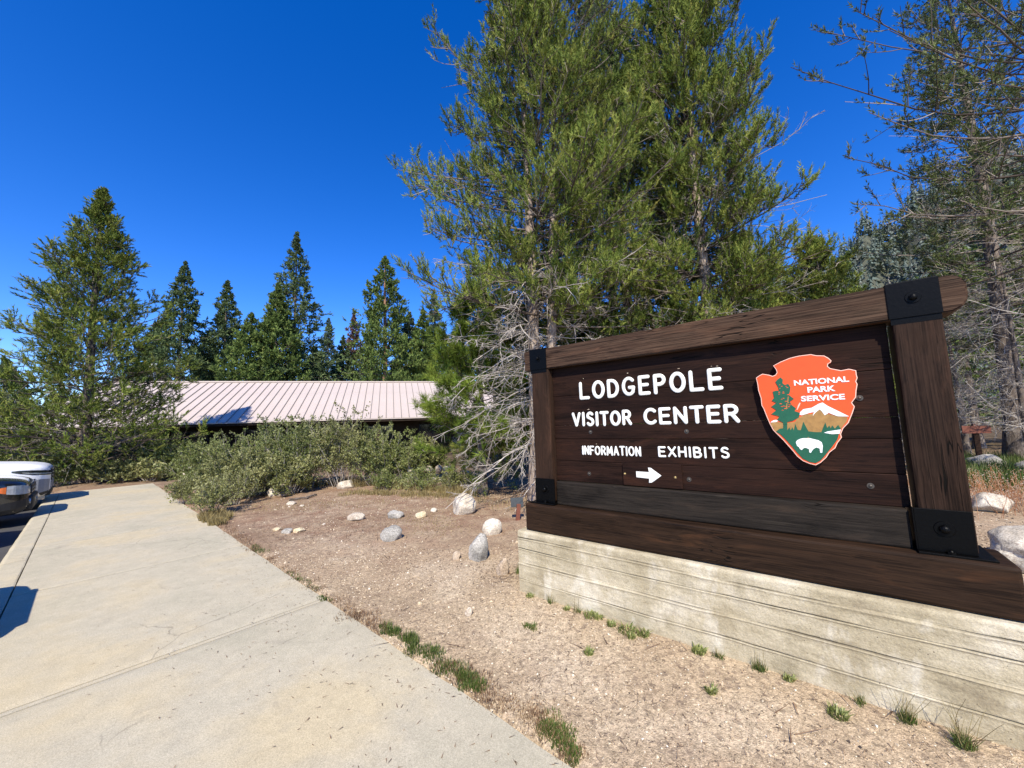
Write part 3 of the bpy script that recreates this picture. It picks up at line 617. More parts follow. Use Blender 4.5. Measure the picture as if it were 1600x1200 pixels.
# iron brackets: plate, side wrap, bolt, base plate
def bolt(name, x, z, y, r, parent, mat, hexhead=True):
    bm = bmesh.new(); bm_cyl(bm, (x, y, z), (x, y - .004, z), r * 1.7, r * 1.6, 20)
    if hexhead: bm_cyl(bm, (x, y - .004, z), (x, y - r * .8, z), r * 1.0, r * .9, 6)
    bmesh.ops.create_uvsphere(bm, u_segments=14, v_segments=8, radius=r * .85, matrix=Matrix.Translation((x, y - r * .6, z)) @ Matrix.Diagonal((1, .7, 1, 1)))
    return bm_link(name, bm, mat, parent)
for (xa, xb) in ((.150, .352), (2.758, 2.972)):
    br_ = box('top_bracket', (xa, xb, .103, .1095, 2.122, 2.330), MAT['black_iron'], sign, .002)
    box('bracket_flange', (xa, xb, .110, .318, 2.3285, 2.334), MAT['black_iron'], br_, .0015)
    box('bracket_flange', (xa + .006, xb - .006, .1085, .1095, 2.088, 2.1215), MAT['black_iron'], br_)
    bolt('bolt', (xa + xb) / 2, 2.232, .103, .020, br_, MAT['black_iron'])
for (xa, xb, pa, pb) in ((.170, .384, .120, .395), (2.748, 2.962, 2.742, 3.02)):
    bb = box('base_bracket', (xa, xb, .100, .1085, .8325, 1.056), MAT['black_iron'], sign, .002)
    box('bracket_flange', (xa - .0065, xa - .0005, .100, .325, .8325, 1.056), MAT['black_iron'], bb, .001)
    box('base_plate', (pa, pb, .062, .36, .8205, .832), MAT['black_iron'], sign, .002)
    bolt('bolt', (xa + xb) / 2, .955, .100, .024, bb, MAT['black_iron'])
    bm = bmesh.new(); x = (xa + xb) / 2 + .01; bm_cyl(bm, (x, .082, .832), (x, .082, .845), .017, None, 6); bm_cyl(bm, (x, .082, .845), (x, .082, .851), .010, .006, 10); bm_link('bolt', bm, MAT['black_iron'], bb)
# stroke lettering, rounded ends
def arc(cx, cy, rx, ry, a0, a1, n=10): return [(cx + rx * math.cos(R_(a0 + (a1 - a0) * i / n)), cy + ry * math.sin(R_(a0 + (a1 - a0) * i / n))) for i in range(n + 1)]
GL = {'L': (.62, [[(0, 1), (0, 0), (.60, 0)]]),
 'O': (.74, [arc(.37, .5, .37, .5, 90, 450, 22)]),
 'D': (.66, [[(0, 0), (0, 1), (.22, 1)] + arc(.22, .5, .42, .5, 88, -88, 14) + [(0, 0)]]),
 'G': (.72, [arc(.38, .5, .38, .5, 45, 315, 18) + [(.70, .42), (.42, .42)]]),
 'E': (.58, [[(.56, 1), (0, 1), (0, 0), (.56, 0)], [(0, .52), (.48, .52)]]),
 'P': (.58, [[(0, 0), (0, 1), (.28, 1)] + arc(.28, .74, .28, .26, 88, -88, 10) + [(0, .48)]]),
 'V': (.68, [[(0, 1), (.34, 0), (.68, 1)]]),
 'I': (.06, [[(.03, 1), (.03, 0)]]),
 'S': (.56, [arc(.29, .74, .25, .26, 35, 200, 10) + arc(.28, .26, .27, .26, 75, -150, 12)]),
 'T': (.62, [[(0, 1), (.62, 1)], [(.31, 1), (.31, 0)]]),
 'R': (.60, [[(0, 0), (0, 1), (.28, 1)] + arc(.28, .74, .28, .26, 88, -88, 10) + [(0, .48)], [(.30, .48), (.60, 0)]]),
 'C': (.66, [arc(.38, .5, .38, .5, 48, 312, 18)]),
 'N': (.62, [[(0, 0), (0, 1), (.62, 0), (.62, 1)]]),
 'F': (.54, [[(.54, 1), (0, 1), (0, 0)], [(0, .52), (.44, .52)]]),
 'M': (.78, [[(0, 0), (.06, 1), (.39, .25), (.72, 1), (.78, 0)]]),
 'A': (.66, [[(0, 0), (.33, 1), (.66, 0)], [(.12, .34), (.54, .34)]]),
 'X': (.62, [[(0, 1), (.62, 0)], [(.62, 1), (0, 0)]]),
 'H': (.60, [[(0, 0), (0, 1)], [(.60, 0), (.60, 1)], [(0, .5), (.60, .5)]]),
 'B': (.58, [[(0, 0), (0, 1), (.26, 1)] + arc(.26, .76, .25, .24, 88, -88, 9) + [(0, .52), (.30, .52)] + arc(.30, .26, .28, .26, 88, -88, 9) + [(0, 0)]])}
def stroke(bm, pts, sw, y, dep):
    P = np.array(pts); n = len(P); closed = n > 3 and np.hypot(*(P[0] - P[-1])) < 1e-6
    if closed: P = P[:-1]; n -= 1
    segs = [(P[i], P[(i + 1) % n]) for i in range(n if closed else n - 1)]; NS = 12
    rows = []
    for i in range(n):
        if closed: a, b = P[i - 1], P[(i + 1) % n]
        else: a, b = P[max(0, i - 1)], P[min(n - 1, i + 1)]
        d0 = P[i] - a if i or closed else b - P[i]; d1 = b - P[i] if i < n - 1 or closed else d0
        d0 = d0 / (np.hypot(*d0) + 1e-9); d1 = d1 / (np.hypot(*d1) + 1e-9); c_ = max(-1, min(1, d0 @ d1))
        sharp = c_ < .80; rows.append((P[i], d0, d1, sharp))
    def ring(p, d):
        q = np.array([-d[1], d[0]]); r = []
        for k in range(NS):
            a = 2 * math.pi * k / NS; ca = math.copysign(abs(math.cos(a)) ** .7, math.cos(a)); sa = math.copysign(abs(math.sin(a)) ** .6, math.sin(a))
            r.append(bm.verts.new((p[0] + q[0] * sw / 2 * ca, y - dep * sa, p[1] + q[1] * sw / 2 * ca)))
        return r
    def ball(p):
        for (rr_,) in ((sw / 2,),):
            bmesh.ops.create_uvsphere(bm, u_segments=14, v_segments=8, radius=1, matrix=Matrix.Translation((p[0], y, p[1])) @ Matrix.Diagonal((rr_, dep * .995, rr_, 1)))
    cur = None
    for i, (a, b) in enumerate(segs):
        d = (b - a) / (np.hypot(*(b - a)) + 1e-9); i2 = (i + 1) % n
        ra = ring(a, d) if (cur is None or rows[i][3]) else cur
        if rows[i2][3] or (not closed and i2 == n - 1): rb = ring(b, d)
        elif closed and i2 == 0: rb = first if not rows[0][3] else ring(b, d)
        else: t_ = rows[i2][1] + rows[i2][2]; rb = ring(b, t_ / np.hypot(*t_))
        if i == 0: first = ra
        for k in range(NS): bm.faces.new((ra[k], ra[(k + 1) % NS], rb[(k + 1) % NS], rb[k]))
        cur = rb
    for i in range(n):
        if rows[i][3] or (not closed and i in (0, n - 1)): ball(P[i])
def line_of(text, x0, x1, z0, z1, sw, parent, y, gap=.34):
    h = z1 - z0 - sw; widths = [GL[c][0] if c != ' ' else .30 for c in text]; tot = sum(widths) + gap * (len(text) - 1); sx = (x1 - x0 - sw) / tot; x = x0 + sw / 2
    rr = random.Random(len(text))
    for c, w_ in zip(text, widths):
        if c != ' ':
            bm = bmesh.new(); jz = rr.uniform(-.02, .02) * h
            for pl in GL[c][1]: stroke(bm, [(px * sx, pz * h) for px, pz in pl], sw * rr.uniform(.95, 1.05), 0, .0065)
            bm_link('letter_' + c.lower(), bm, MAT['white_paint'], parent, (x, y, z0 + sw / 2 + jz), smooth=True)
        x += (w_ + gap) * sx
T1 = empty('lettering', (0, 0, 0), 0, sign); T2 = empty('lettering', (0, 0, 0), 0, sign); T3 = empty('lettering', (0, 0, 0), 0, sign); T4 = empty('lettering', (0, 0, 0), 0, sign); T5 = empty('lettering', (0, 0, 0), 0, sign)
line_of('LODGEPOLE', .655, 1.86, 1.793, 1.962, .031, T1, .1865, .42)
line_of('VISITOR', .560, 1.145, 1.543, 1.680, .028, T2, .1885, .38)
line_of('CENTER', 1.245, 1.945, 1.543, 1.684, .028, T3, .1885, .34)
line_of('INFORMATION', .650, 1.205, 1.283, 1.368, .0155, T4, .1895, .36)
line_of('EXHIBITS', 1.345, 1.858, 1.284, 1.371, .0165, T5, .1895, .36)
# direction board with an arrow
ab_ = timber('arrow_board', 1.042, 1.520, .166, .1865, 1.042, 1.229, MAT['wood_board'], bev=.003, seed=31)
bm = bmesh.new(); zc = 1.139
poly_prism(bm, [(1.160, zc - .024), (1.268, zc - .027), (1.262, zc - .062), (1.285, zc - .060), (1.366, zc), (1.285, zc + .058), (1.262, zc + .060), (1.270, zc + .022), (1.160, zc + .024)], .162, .1655)
bmesh.ops.bevel(bm, geom=bm.edges[:], offset=.0012, segments=1, affect='EDGES')
bm_link('arrow', bm, MAT['white_paint'], sign)
for x, z, y in ((1.062, 1.139, .166), (1.472, 1.133, .166)): bolt('screw', x, z, y, .006, sign, plain('brass_screw', (.5, .36, .16), .35, .5, .8, .1, 50), False)
for x, z in ((2.593, 1.679), (2.591, 1.149), (.749, 1.493), (1.576, 1.488), (.713, 1.117), (1.566, 1.120)): bolt('board_bolt', x, z, .189, .0105, sign, MAT['bolt'], False)
# old screw scars with peeled paint above the letters
for k, (x, z) in enumerate(((.705, 1.992), (1.135, 1.995), (1.555, 1.985), (1.79, 1.975), (1.83, 1.972), (.74, 1.70), (.80, 1.385))):
    bm = bmesh.new(); bmesh.ops.create_icosphere(bm, subdivisions=1, radius=1, matrix=Matrix.Translation((x, .1875, z)) @ Matrix.Diagonal((.006 + .003 * (k % 3), .002, .0035, 1)))
    bm_link('paint_chip', bm, MAT['rock_b'], sign)
# arrowhead emblem, outline points on the sign plane (metres)
HEAD = [(2.0711, 1.8551), (2.0908, 1.8688), (2.1114, 1.8792), (2.1492, 1.8673), (2.1675, 1.8576), (2.1838, 1.8635), (2.1934, 1.8794), (2.1901, 1.899), (2.1768, 1.9277), (2.2196, 1.9493), (2.2704, 1.9677), (2.3192, 1.9761), (2.3836, 1.9774), (2.411, 1.9661), (2.4496, 1.9592), (2.47, 1.9405), (2.4819, 1.9223), (2.4782, 1.912), (2.4637, 1.9031), (2.4608, 1.889), (2.472, 1.8747), (2.4955, 1.8655), (2.5213, 1.8554), (2.5586, 1.8609), (2.5908, 1.8474), (2.5909, 1.8211), (2.593, 1.8001), (2.5844, 1.7803), (2.5894, 1.7626), (2.5807, 1.7254), (2.5753, 1.6846), (2.5532, 1.6517), (2.5637, 1.627), (2.5509, 1.59), (2.5375, 1.5562), (2.5261, 1.5291), (2.4979, 1.4954), (2.4842, 1.4611), (2.4864, 1.4404), (2.4631, 1.4059), (2.4496, 1.3747), (2.419, 1.3465), (2.4008, 1.3147), (2.3704, 1.2822), (2.3438, 1.265), (2.3135, 1.273), (2.2806, 1.2896), (2.2539, 1.3175), (2.2335, 1.3534), (2.2097, 1.3897), (2.1911, 1.4191), (2.1636, 1.4564), (2.1385, 1.4905), (2.1232, 1.5325), (2.1087, 1.5864), (2.0969, 1.6369), (2.0873, 1.6606), (2.0871, 1.7111), (2.0768, 1.7665), (2.0759, 1.8098)]
MOUNT = [(2.1281, 1.5385), (2.1466, 1.547), (2.1776, 1.5446), (2.1925, 1.5382), (2.2199, 1.5375), (2.2625, 1.5437), (2.2762, 1.5653), (2.301, 1.579), (2.3195, 1.5914), (2.354, 1.5914), (2.3906, 1.6221), (2.4215, 1.5957), (2.4631, 1.5763), (2.5074, 1.5676), (2.5252, 1.5635), (2.5175, 1.5363), (2.4965, 1.5078), (2.4819, 1.4818), (2.387, 1.4619), (2.3251, 1.4625), (2.2618, 1.4703), (2.2139, 1.4709), (2.1474, 1.4851), (2.1345, 1.5171)]
SNOW = [(2.2874, 1.5906), (2.2978, 1.6084), (2.3138, 1.6238), (2.3576, 1.631), (2.3936, 1.6542), (2.4138, 1.6616), (2.4364, 1.6389), (2.4819, 1.6056), (2.5319, 1.5688), (2.5049, 1.5698), (2.4787, 1.5722), (2.4532, 1.5858), (2.4378, 1.595), (2.4173, 1.5802), (2.4067, 1.6034), (2.396, 1.6197), (2.3826, 1.6081), (2.3716, 1.5979), (2.3572, 1.5769), (2.3665, 1.6038), (2.3433, 1.5991), (2.3254, 1.5926), (2.3015, 1.5849)]
GREEN = [(2.1533, 1.4805), (2.1767, 1.4997), (2.1954, 1.5023), (2.1985, 1.5306), (2.2192, 1.5301), (2.2168, 1.4893), (2.2293, 1.5076), (2.2349, 1.4891), (2.2462, 1.5087), (2.2514, 1.4866), (2.2625, 1.5304), (2.2725, 1.4907), (2.2881, 1.4882), (2.3064, 1.5424), (2.3267, 1.4805), (2.3603, 1.475), (2.3909, 1.4746), (2.4159, 1.5357), (2.4225, 1.5003), (2.4332, 1.5162), (2.4385, 1.4979), (2.4478, 1.5159), (2.4583, 1.4961), (2.4763, 1.518), (2.4863, 1.4942), (2.4747, 1.4612), (2.464, 1.4267), (2.4341, 1.3814), (2.3967, 1.3285), (2.3717, 1.2963), (2.3451, 1.2792), (2.3146, 1.2851), (2.282, 1.3054), (2.2562, 1.3429), (2.2305, 1.3862), (2.2012, 1.4302), (2.1765, 1.4623)]
TREE = [(2.2115, 1.8438), (2.2223, 1.8267), (2.2179, 1.8043), (2.2302, 1.7903), (2.249, 1.7961), (2.259, 1.7727), (2.2532, 1.7409), (2.2455, 1.7228), (2.2701, 1.6949), (2.2475, 1.6777), (2.2545, 1.655), (2.2763, 1.6315), (2.2675, 1.6135), (2.2942, 1.6013), (2.2857, 1.5723), (2.2511, 1.5499), (2.221, 1.5434), (2.2195, 1.5263), (2.1976, 1.5269), (2.1987, 1.5395), (2.1667, 1.5615), (2.1821, 1.5821), (2.1372, 1.599), (2.1692, 1.6257), (2.1417, 1.6499), (2.1734, 1.6733), (2.1477, 1.6901), (2.164, 1.7097), (2.1595, 1.7521), (2.1807, 1.7565), (2.196, 1.753), (2.1914, 1.7862), (2.1796, 1.8156), (2.1956, 1.8332)]
LAKE = [(2.4032, 1.4703), (2.4215, 1.4785), (2.4436, 1.4824), (2.4859, 1.4901), (2.4781, 1.4639), (2.4416, 1.4615)]
BISON = [(2.2552, 1.4105), (2.2634, 1.4229), (2.279, 1.4324), (2.2939, 1.4367), (2.3285, 1.4373), (2.3723, 1.4231), (2.3867, 1.4111), (2.3901, 1.3879), (2.3834, 1.3457), (2.3735, 1.3455), (2.3731, 1.3715), (2.357, 1.3784), (2.342, 1.3682), (2.3324, 1.3552), (2.3268, 1.3438), (2.3191, 1.3464), (2.3197, 1.3657), (2.3056, 1.3748), (2.2928, 1.3732), (2.2812, 1.36), (2.2731, 1.3671), (2.2683, 1.3794), (2.2601, 1.3865)]
PATCH = [(2.1273, 1.543), (2.1442, 1.5562), (2.1603, 1.5602), (2.1733, 1.5523), (2.159, 1.5452)]
STREAK = [(2.2777, 1.6204), (2.2874, 1.6494), (2.2985, 1.6686), (2.3028, 1.664), (2.2918, 1.6396), (2.2826, 1.6224)]

emblem = bpy.data.objects.new('emblem', None)
bpy.data.objects.remove(emblem)
bm = bmesh.new(); poly_prism(bm, HEAD, .145, .1875)
fr = [f for f in bm.faces if all(abs(v.co.y - .145) < 1e-6 for v in f.verts)]
for f in bm.faces: f.material_index = 0
emblem = bm_link('emblem', bm, [MAT['emb_orange'], MAT['emb_rim']], sign)
emblem['label'] = 'orange arrowhead emblem with green meadow, mountain, tree and white bison'
hx = sum(p[0] for p in HEAD) / len(HEAD); hz = sum(p[1] for p in HEAD) / len(HEAD)
# pale rim line: a thin strip following the outline
bm = bmesh.new(); n = len(HEAD)
def inset(pts, d):
    P = np.array(pts); out = []
    for i in range(len(P)):
        a, b, c_ = P[i - 1], P[i], P[(i + 1) % len(P)]; e1 = (b - a) / np.hypot(*(b - a)); e2 = (c_ - b) / np.hypot(*(c_ - b)); t_ = e1 + e2; t_ = t_ / (np.hypot(*t_) + 1e-9)
        out.append(b + d * np.array([t_[1], -t_[0]]))
    return out
def area(p): return sum(p[i - 1][0] * p[i][1] - p[i][0] * p[i - 1][1] for i in range(len(p))) / 2
ins = inset(HEAD, .0045 if area(HEAD) < 0 else -.0045); y = .1441
for i in range(n):
    j = (i + 1) % n
    f = [bm.verts.new((*q,)) for q in ((HEAD[i][0], y, HEAD[i][1]), (HEAD[j][0], y, HEAD[j][1]), (ins[j][0], y - .0006, ins[j][1]), (ins[i][0], y - .0006, ins[i][1]))]; bm.faces.new(f)
bmesh.ops.remove_doubles(bm, verts=bm.verts, dist=1e-5); bm_link('rim', bm, MAT['emb_rim'], emblem)
for nm, pts, y0, mt in (('mountain', MOUNT, .1434, 'emb_tan'), ('snow', SNOW, .1424, 'emb_white'), ('meadow', GREEN, .1420, 'emb_green'), ('snow_patch', PATCH, .1428, 'emb_white'),
                        ('tree_shape', TREE, .1408, 'emb_green'), ('lake', LAKE, .1408, 'emb_white'), ('bison', BISON, .1404, 'emb_white'), ('snow_patch', STREAK, .1434, 'emb_rim')):
    bm = bmesh.new(); poly_prism(bm, pts, y0, .1455); bm_link(nm, bm, MAT[mt], emblem)
# orange and brown flecks that break up the tree
rr = random.Random(8); bm = bmesh.new()
for k in range(26):
    x = rr.uniform(2.19, 2.245); z = rr.uniform(1.62, 1.80); a = rr.uniform(.003, .006); bmesh.ops.create_grid(bm, x_segments=1, y_segments=1, size=1, matrix=Matrix.Translation((x, .1401, z)) @ Matrix.Rotation(math.pi / 2, 4, 'X') @ Matrix.Diagonal((a, a * .4, 1, 1)))
bm_link('flecks', bm, MAT['emb_orange'], emblem)
bm = bmesh.new()
for pts in ([(2.236, 1.66), (2.243, 1.70), (2.240, 1.715), (2.232, 1.68)], [(2.225, 1.625), (2.233, 1.66), (2.229, 1.672), (2.222, 1.64)]): poly_prism(bm, pts, .1399, .1403)
bmesh.ops.create_uvsphere(bm, u_segments=8, v_segments=6, radius=1, matrix=Matrix.Translation((2.322, .1403, 1.440)) @ Matrix.Diagonal((.003, .001, .0035, 1)))
bm_link('flecks', bm, MAT['emb_tan'], emblem)
def text(name, body, x0, x1, z0, z1, y, mat, parent, offset=.012, rot=None):
    cu_ = bpy.data.curves.new(name, 'FONT'); cu_.body = body; cu_.size = 1; cu_.offset = offset; cu_.extrude = .01; cu_.align_x = 'LEFT'
    o = bpy.data.objects.new(name, cu_); COL.objects.link(o); dg = bpy.context.evaluated_depsgraph_get(); me = bpy.data.meshes.new_from_object(o.evaluated_get(dg)); bpy.data.objects.remove(o)
    V = np.array([v.co for v in me.vertices]); lo, hi = V.min(0), V.max(0)
    V2 = np.stack([x0 + (V[:, 0] - lo[0]) / (hi[0] - lo[0]) * (x1 - x0), y - (V[:, 2] - lo[2]) / (hi[2] - lo[2]) * .0015, z0 + (V[:, 1] - lo[1]) / (hi[1] - lo[1]) * (z1 - z0)], 1)
    me.vertices.foreach_set('co', V2.astype(np.float32).ravel()); me.name = name; me.materials.clear(); me.update()
    return link(name, me, mat, parent)
text('lettering', 'NATIONAL', 2.280, 2.553, 1.781, 1.8165, .1435, MAT['emb_white'], emblem, .03)
text('lettering', 'PARK', 2.346, 2.484, 1.729, 1.7655, .1435, MAT['emb_white'], emblem, .03)
text('lettering', 'SERVICE', 2.308, 2.524, 1.674, 1.7095, .1435, MAT['emb_white'], emblem, .03)

# ------------------------------------------------------------------ parked vehicles (nose at local x = 0, facing the kerb)
def superring(hw, zb, zt, n=28, eb=5.0, et=3.2, tuck=.0):
    out = []
    for k in range(n):
        a = 2 * math.pi * k / n; c_, s_ = math.cos(a), math.sin(a); e = et if s_ > 0 else eb
        y = math.copysign(abs(c_) ** (2 / e), c_) * hw; z = math.copysign(abs(s_) ** (2 / e), s_)
        if s_ < 0: y *= 1 - tuck * (-z) ** 2
        out.append((y, (zb + zt) / 2 + z * (zt - zb) / 2))
    return out
def loft(bm, st, n=28, **kw):
    rows = []
    for (x, hw, zb, zt) in st: rows.append([bm.verts.new((x, y, z)) for y, z in superring(hw, zb, zt, n, **kw)])
    for a, b in zip(rows, rows[1:]):
        for k in range(n): bm.faces.new((a[k], a[(k + 1) % n], b[(k + 1) % n], b[k]))
    bm.faces.new(rows[0][::-1]); bm.faces.new(rows[-1])
def cut_and_link(name, bm, cutters, mat, parent):
    bmesh.ops.recalc_face_normals(bm, faces=bm.faces); me = bpy.data.meshes.new(name); bm.to_mesh(me); bm.free(); o = bpy.data.objects.new(name, me); COL.objects.link(o)
    cs = []
    for cb_ in cutters:
        bmesh.ops.recalc_face_normals(cb_, faces=cb_.faces); cm = bpy.data.meshes.new('cut'); cb_.to_mesh(cm); cb_.free(); c_ = bpy.data.objects.new('cut', cm); COL.objects.link(c_); cs.append(c_)
        md = o.modifiers.new('b', 'BOOLEAN'); md.operation = 'DIFFERENCE'; md.object = c_; md.solver = 'EXACT'
    dg = bpy.context.evaluated_depsgraph_get(); me2 = bpy.data.meshes.new_from_object(o.evaluated_get(dg))
    for c_ in cs + [o]: bpy.data.objects.remove(c_)
    me2.name = name
    for p in me2.polygons: p.use_smooth = True
    o2 = link(name, me2, mat, parent)
    try: me2.set_sharp_from_angle(angle=R_(38))
    except Exception: pass
    return o2
def make_car(name, label, paint, big, seedgroup='vehicles parked nose-in along the kerb'):
    root = empty(name); tag(root, label, 'suv' if name.startswith('suv') else 'car', seedgroup)
    s = 1.0 if big else .86; WW = .5 * (2.04 if big else 1.82)
    L = 5.3 if big else 4.4; HD = 1.16 if big else .98; HT = 1.88 if big else 1.66; zb = .30 if big else .24; wr = .40 if big else .34; fx = -.98 if big else -.88; rx = fx - (3.05 if big else 2.62)
    bm = bmesh.new()
    st = [(0, WW * .60, zb + .16, HD - .24), (-.03, WW * .72, zb + .08, HD - .13), (-.09, WW * .82, zb + .03, HD - .08), (-.18, WW * .895, zb, HD - .045), (-.33, WW * .95, zb, HD - .01), (-.55, WW * .985, zb - .01, HD + .02), (-1.0, WW, zb, HD + .06), (-1.45, WW, zb, HD + .10),
          (-1.9, WW, zb, HD + .06), (-L * .6, WW, zb, HD + .05), (-L + .6, WW, zb, HD + .05), (-L + .15, WW * .97, zb + .05, HD + .02), (-L, WW * .9, zb + .15, HD - .1)]
    loft(bm, st, n=40, eb=9, et=8.0)
    XS = [-q[0] for q in st]
    def surf(x, z):
        hw_, a_, b_ = (float(np.interp(-x, XS, [q[c] for q in st])) for c in (1, 2, 3)); u_ = (z - (a_ + b_) / 2) / ((b_ - a_) / 2); return hw_ * max(0, 1 - min(1, abs(u_)) ** (8 if u_ > 0 else 9)) ** (1 / (8 if u_ > 0 else 9))
    def patch(nm, pts, mt, off=.006, dep=.03):
        for sg in (-1, 1):
            bm = bmesh.new(); rows = []
            fine = []
            for p_, q_ in zip(pts, pts[1:]):
                for t_ in np.linspace(0, 1, 5)[:-1]: fine.append([p_[c] + (q_[c] - p_[c]) * t_ for c in range(3)])
            fine.append(list(pts[-1]))
            for (x, za, zb_) in fine:
                r_ = []
                for z in np.linspace(za, zb_, 4): r_.append((x + (off * 1.5 if x > -.06 else 0), sg * (surf(x, z) + off), z))
                for z in np.linspace(zb_, za, 4): r_.append((x - .01, sg * (surf(x, z) - dep), z))
                rows.append([bm.verts.new(v) for v in r_])
            for a, b in zip(rows, rows[1:]):
                for q in range(8): bm.faces.new((a[q], a[(q + 1) % 8], b[(q + 1) % 8], b[q]))
            bm.faces.new(rows[0]); bm.faces.new(rows[-1][::-1]); bm_link(nm, bm, MAT[mt], root)
    cuts = []
    for wx in (fx, rx):
        for sg in (-1, 1):
            c_ = bmesh.new(); bm_cyl(c_, (wx, sg * WW * .62, wr * .98), (wx, sg * (WW + .3), wr * .98), wr * 1.18, None, 36); cuts.append(c_)
    body = cut_and_link('body', bm, cuts, paint, root)
    # greenhouse
    bm = bmesh.new(); x0 = -1.42 * s - (.05 if big else 0); xe = -L + .08
    loft(bm, [(x0, WW * .80, HD - .05, HD + .09), (x0 - .45, WW * .80, HD - .05, HD + .40), (x0 - .85, WW * .79, HD - .05, HT - .06), (x0 - 1.2, WW * .78, HD - .05, HT), (x0 - 2.2, WW * .78, HD - .05, HT + .01), (xe + .55, WW * .77, HD - .05, HT - .03), (xe + .2, WW * .78, HD - .05, HT - .22), (xe, WW * .8, HD - .05, HD + .08)], eb=8, et=4.5)
    cabin = bm_link('cabin', bm, paint, root, smooth=True)
    for sg in (-1, 1):
        for (a, b) in ((-.95, -1.75), (-1.85, -2.75), (-2.85, -3.45)):
            xa, xb = x0 + a * s + .35, x0 + b * s + .35
            if xb < xe + .35: continue
            bm = bmesh.new(); poly_prism(bm, [(xa + (.12 if a == -.95 else 0), HD + .12), (xb, HD + .12), (xb, HT - .16), (xa - (.22 if a == -.95 else 0), HT - .16)], -.004, .004)
            bm_link('side_window', bm, MAT['glass_dark'], root, (0, sg * (WW * .795 + .006), 0))
    bm = bmesh.new(); vs = [bm.verts.new(v) for v in ((x0 + .01, -WW * .66, HD + .13), (x0 + .01, WW * .66, HD + .13), (x0 - .83, WW * .60, HT - .03), (x0 - .83, -WW * .60, HT - .03))]; bm.faces.new(vs); r = bmesh.ops.solidify(bm, geom=bm.faces[:], thickness=.01); bm_link('windscreen', bm, MAT['glass_dark'], root, (.05, 0, .01))
    # wheels
    for wx in (fx, rx):
        for sg in (-1, 1):
            bm = bmesh.new(); bm_cyl(bm, (wx, sg * (WW - .27), wr), (wx, sg * (WW - .02), wr), wr, None, 32); bmesh.ops.bevel(bm, geom=[e for e in bm.edges if abs(e.verts[0].co.y - e.verts[1].co.y) < 1e-4], offset=.03, segments=3, affect='EDGES'); w_ = bm_link('wheel', bm, MAT['tyre'], root, smooth=True)
            bm = bmesh.new(); bm_cyl(bm, (wx, sg * (WW - .10), wr), (wx, sg * (WW - .012), wr), wr * .30, wr * .2, 16)
            for q in range(6):
                a = q * math.pi / 3; bm_cyl(bm, (wx + wr * .1 * math.cos(a), sg * (WW - .04), wr + wr * .1 * math.sin(a)), (wx + wr * .66 * math.cos(a), sg * (WW - .025), wr + wr * .66 * math.sin(a)), .035, .03, 6)
            bmesh.ops.create_cone(bm, cap_ends=False, segments=28, radius1=wr * .68, radius2=wr * .68, depth=.06, matrix=Matrix.Translation((wx, sg * (WW - .045), wr)) @ Matrix.Rotation(math.pi / 2, 4, 'X')); bm_link('rim', bm, MAT['alloy'], w_)
            bm = bmesh.new()
            for q in range(14):
                a0, a1 = math.pi * (q / 14) - .05, math.pi * ((q + 1) / 14) - .05
                p = [(wx + rr_ * math.cos(a_), wr + rr_ * math.sin(a_)) for a_, rr_ in ((a0, wr * 1.17), (a1, wr * 1.17), (a1, wr * 1.27), (a0, wr * 1.27))]
                poly_prism(bm, p, sg * (WW + .004) - .006, sg * (WW + .004) + .006)
            if not big: bm_link('arch_trim', bm, MAT['trim'], root)
            else: bm.free()
    f = WW
    if big:
        gz0, gz1 = zb + .40, HD - .15
        gr = box('grille', (-.02, .022, -f * .58, f * .58, gz0, gz1), MAT['trim'], root, .01)
        for q in range(4): box('grille_bar', (.018, .034, -f * .56, f * .56, gz0 + .03 + q * .085, gz0 + .055 + q * .085), MAT['chrome'], gr, .004)
        patch('headlight', [(-.004, HD - .31, HD - .20), (-.10, HD - .30, HD - .185), (-.30, HD - .27, HD - .16), (-.48, HD - .225, HD - .15), (-.60, HD - .185, HD - .155)], 'glass_dark')
        patch('light_strip', [(-.004, HD - .285, HD - .262), (-.10, HD - .272, HD - .248), (-.30, HD - .245, HD - .225), (-.44, HD - .212, HD - .20)], 'lens', .010)
        patch('bumper_vent', [(-.02, zb + .16, HD - .42), (-.12, zb + .13, HD - .40), (-.24, zb + .12, HD - .40), (-.34, zb + .15, zb + .36)], 'greyplastic')
        patch('bumper_trim', [(-.235, HD - .405, HD - .375), (-.28, zb + .42, HD - .385), (-.34, zb + .12, zb + .44), (-.385, zb + .12, zb + .34)], 'trim', .009)
        patch('lower_lip', [(-.004, zb + .10, zb + .17), (-.12, zb + .05, zb + .13), (-.5, zb + .03, zb + .08)], 'trim', .008)
        box('lower_bumper', (-.12, .012, -f * .6, f * .6, zb + .02, zb + .15), MAT['trim'], root, .02)
        box('bumper_panel', (-.05, .016, -f * .6, f * .6, zb + .18, zb + .37), MAT['greyplastic'], root, .02)
    else:
        gr = box('grille', (-.03, .016, -f * .50, f * .50, HD - .36, HD - .17), MAT['trim'], root, .01)
        for q in range(2): box('grille_bar', (.012, .026, -f * .49, f * .49, HD - .33 + q * .07, HD - .305 + q * .07), MAT['chrome'], gr, .004)
        patch('headlight', [(-.01, HD - .33, HD - .19), (-.08, HD - .335, HD - .155), (-.20, HD - .32, HD - .14), (-.28, HD - .30, HD - .14)], 'lens')
        patch('turn_light', [(-.285, HD - .29, HD - .16), (-.34, HD - .275, HD - .165), (-.39, HD - .25, HD - .18)], 'amber')
        patch('bumper_trim', [(-.02, zb + .10, zb + .30), (-.15, zb + .06, zb + .28), (-.42, zb + .05, zb + .24)], 'trim', .012)
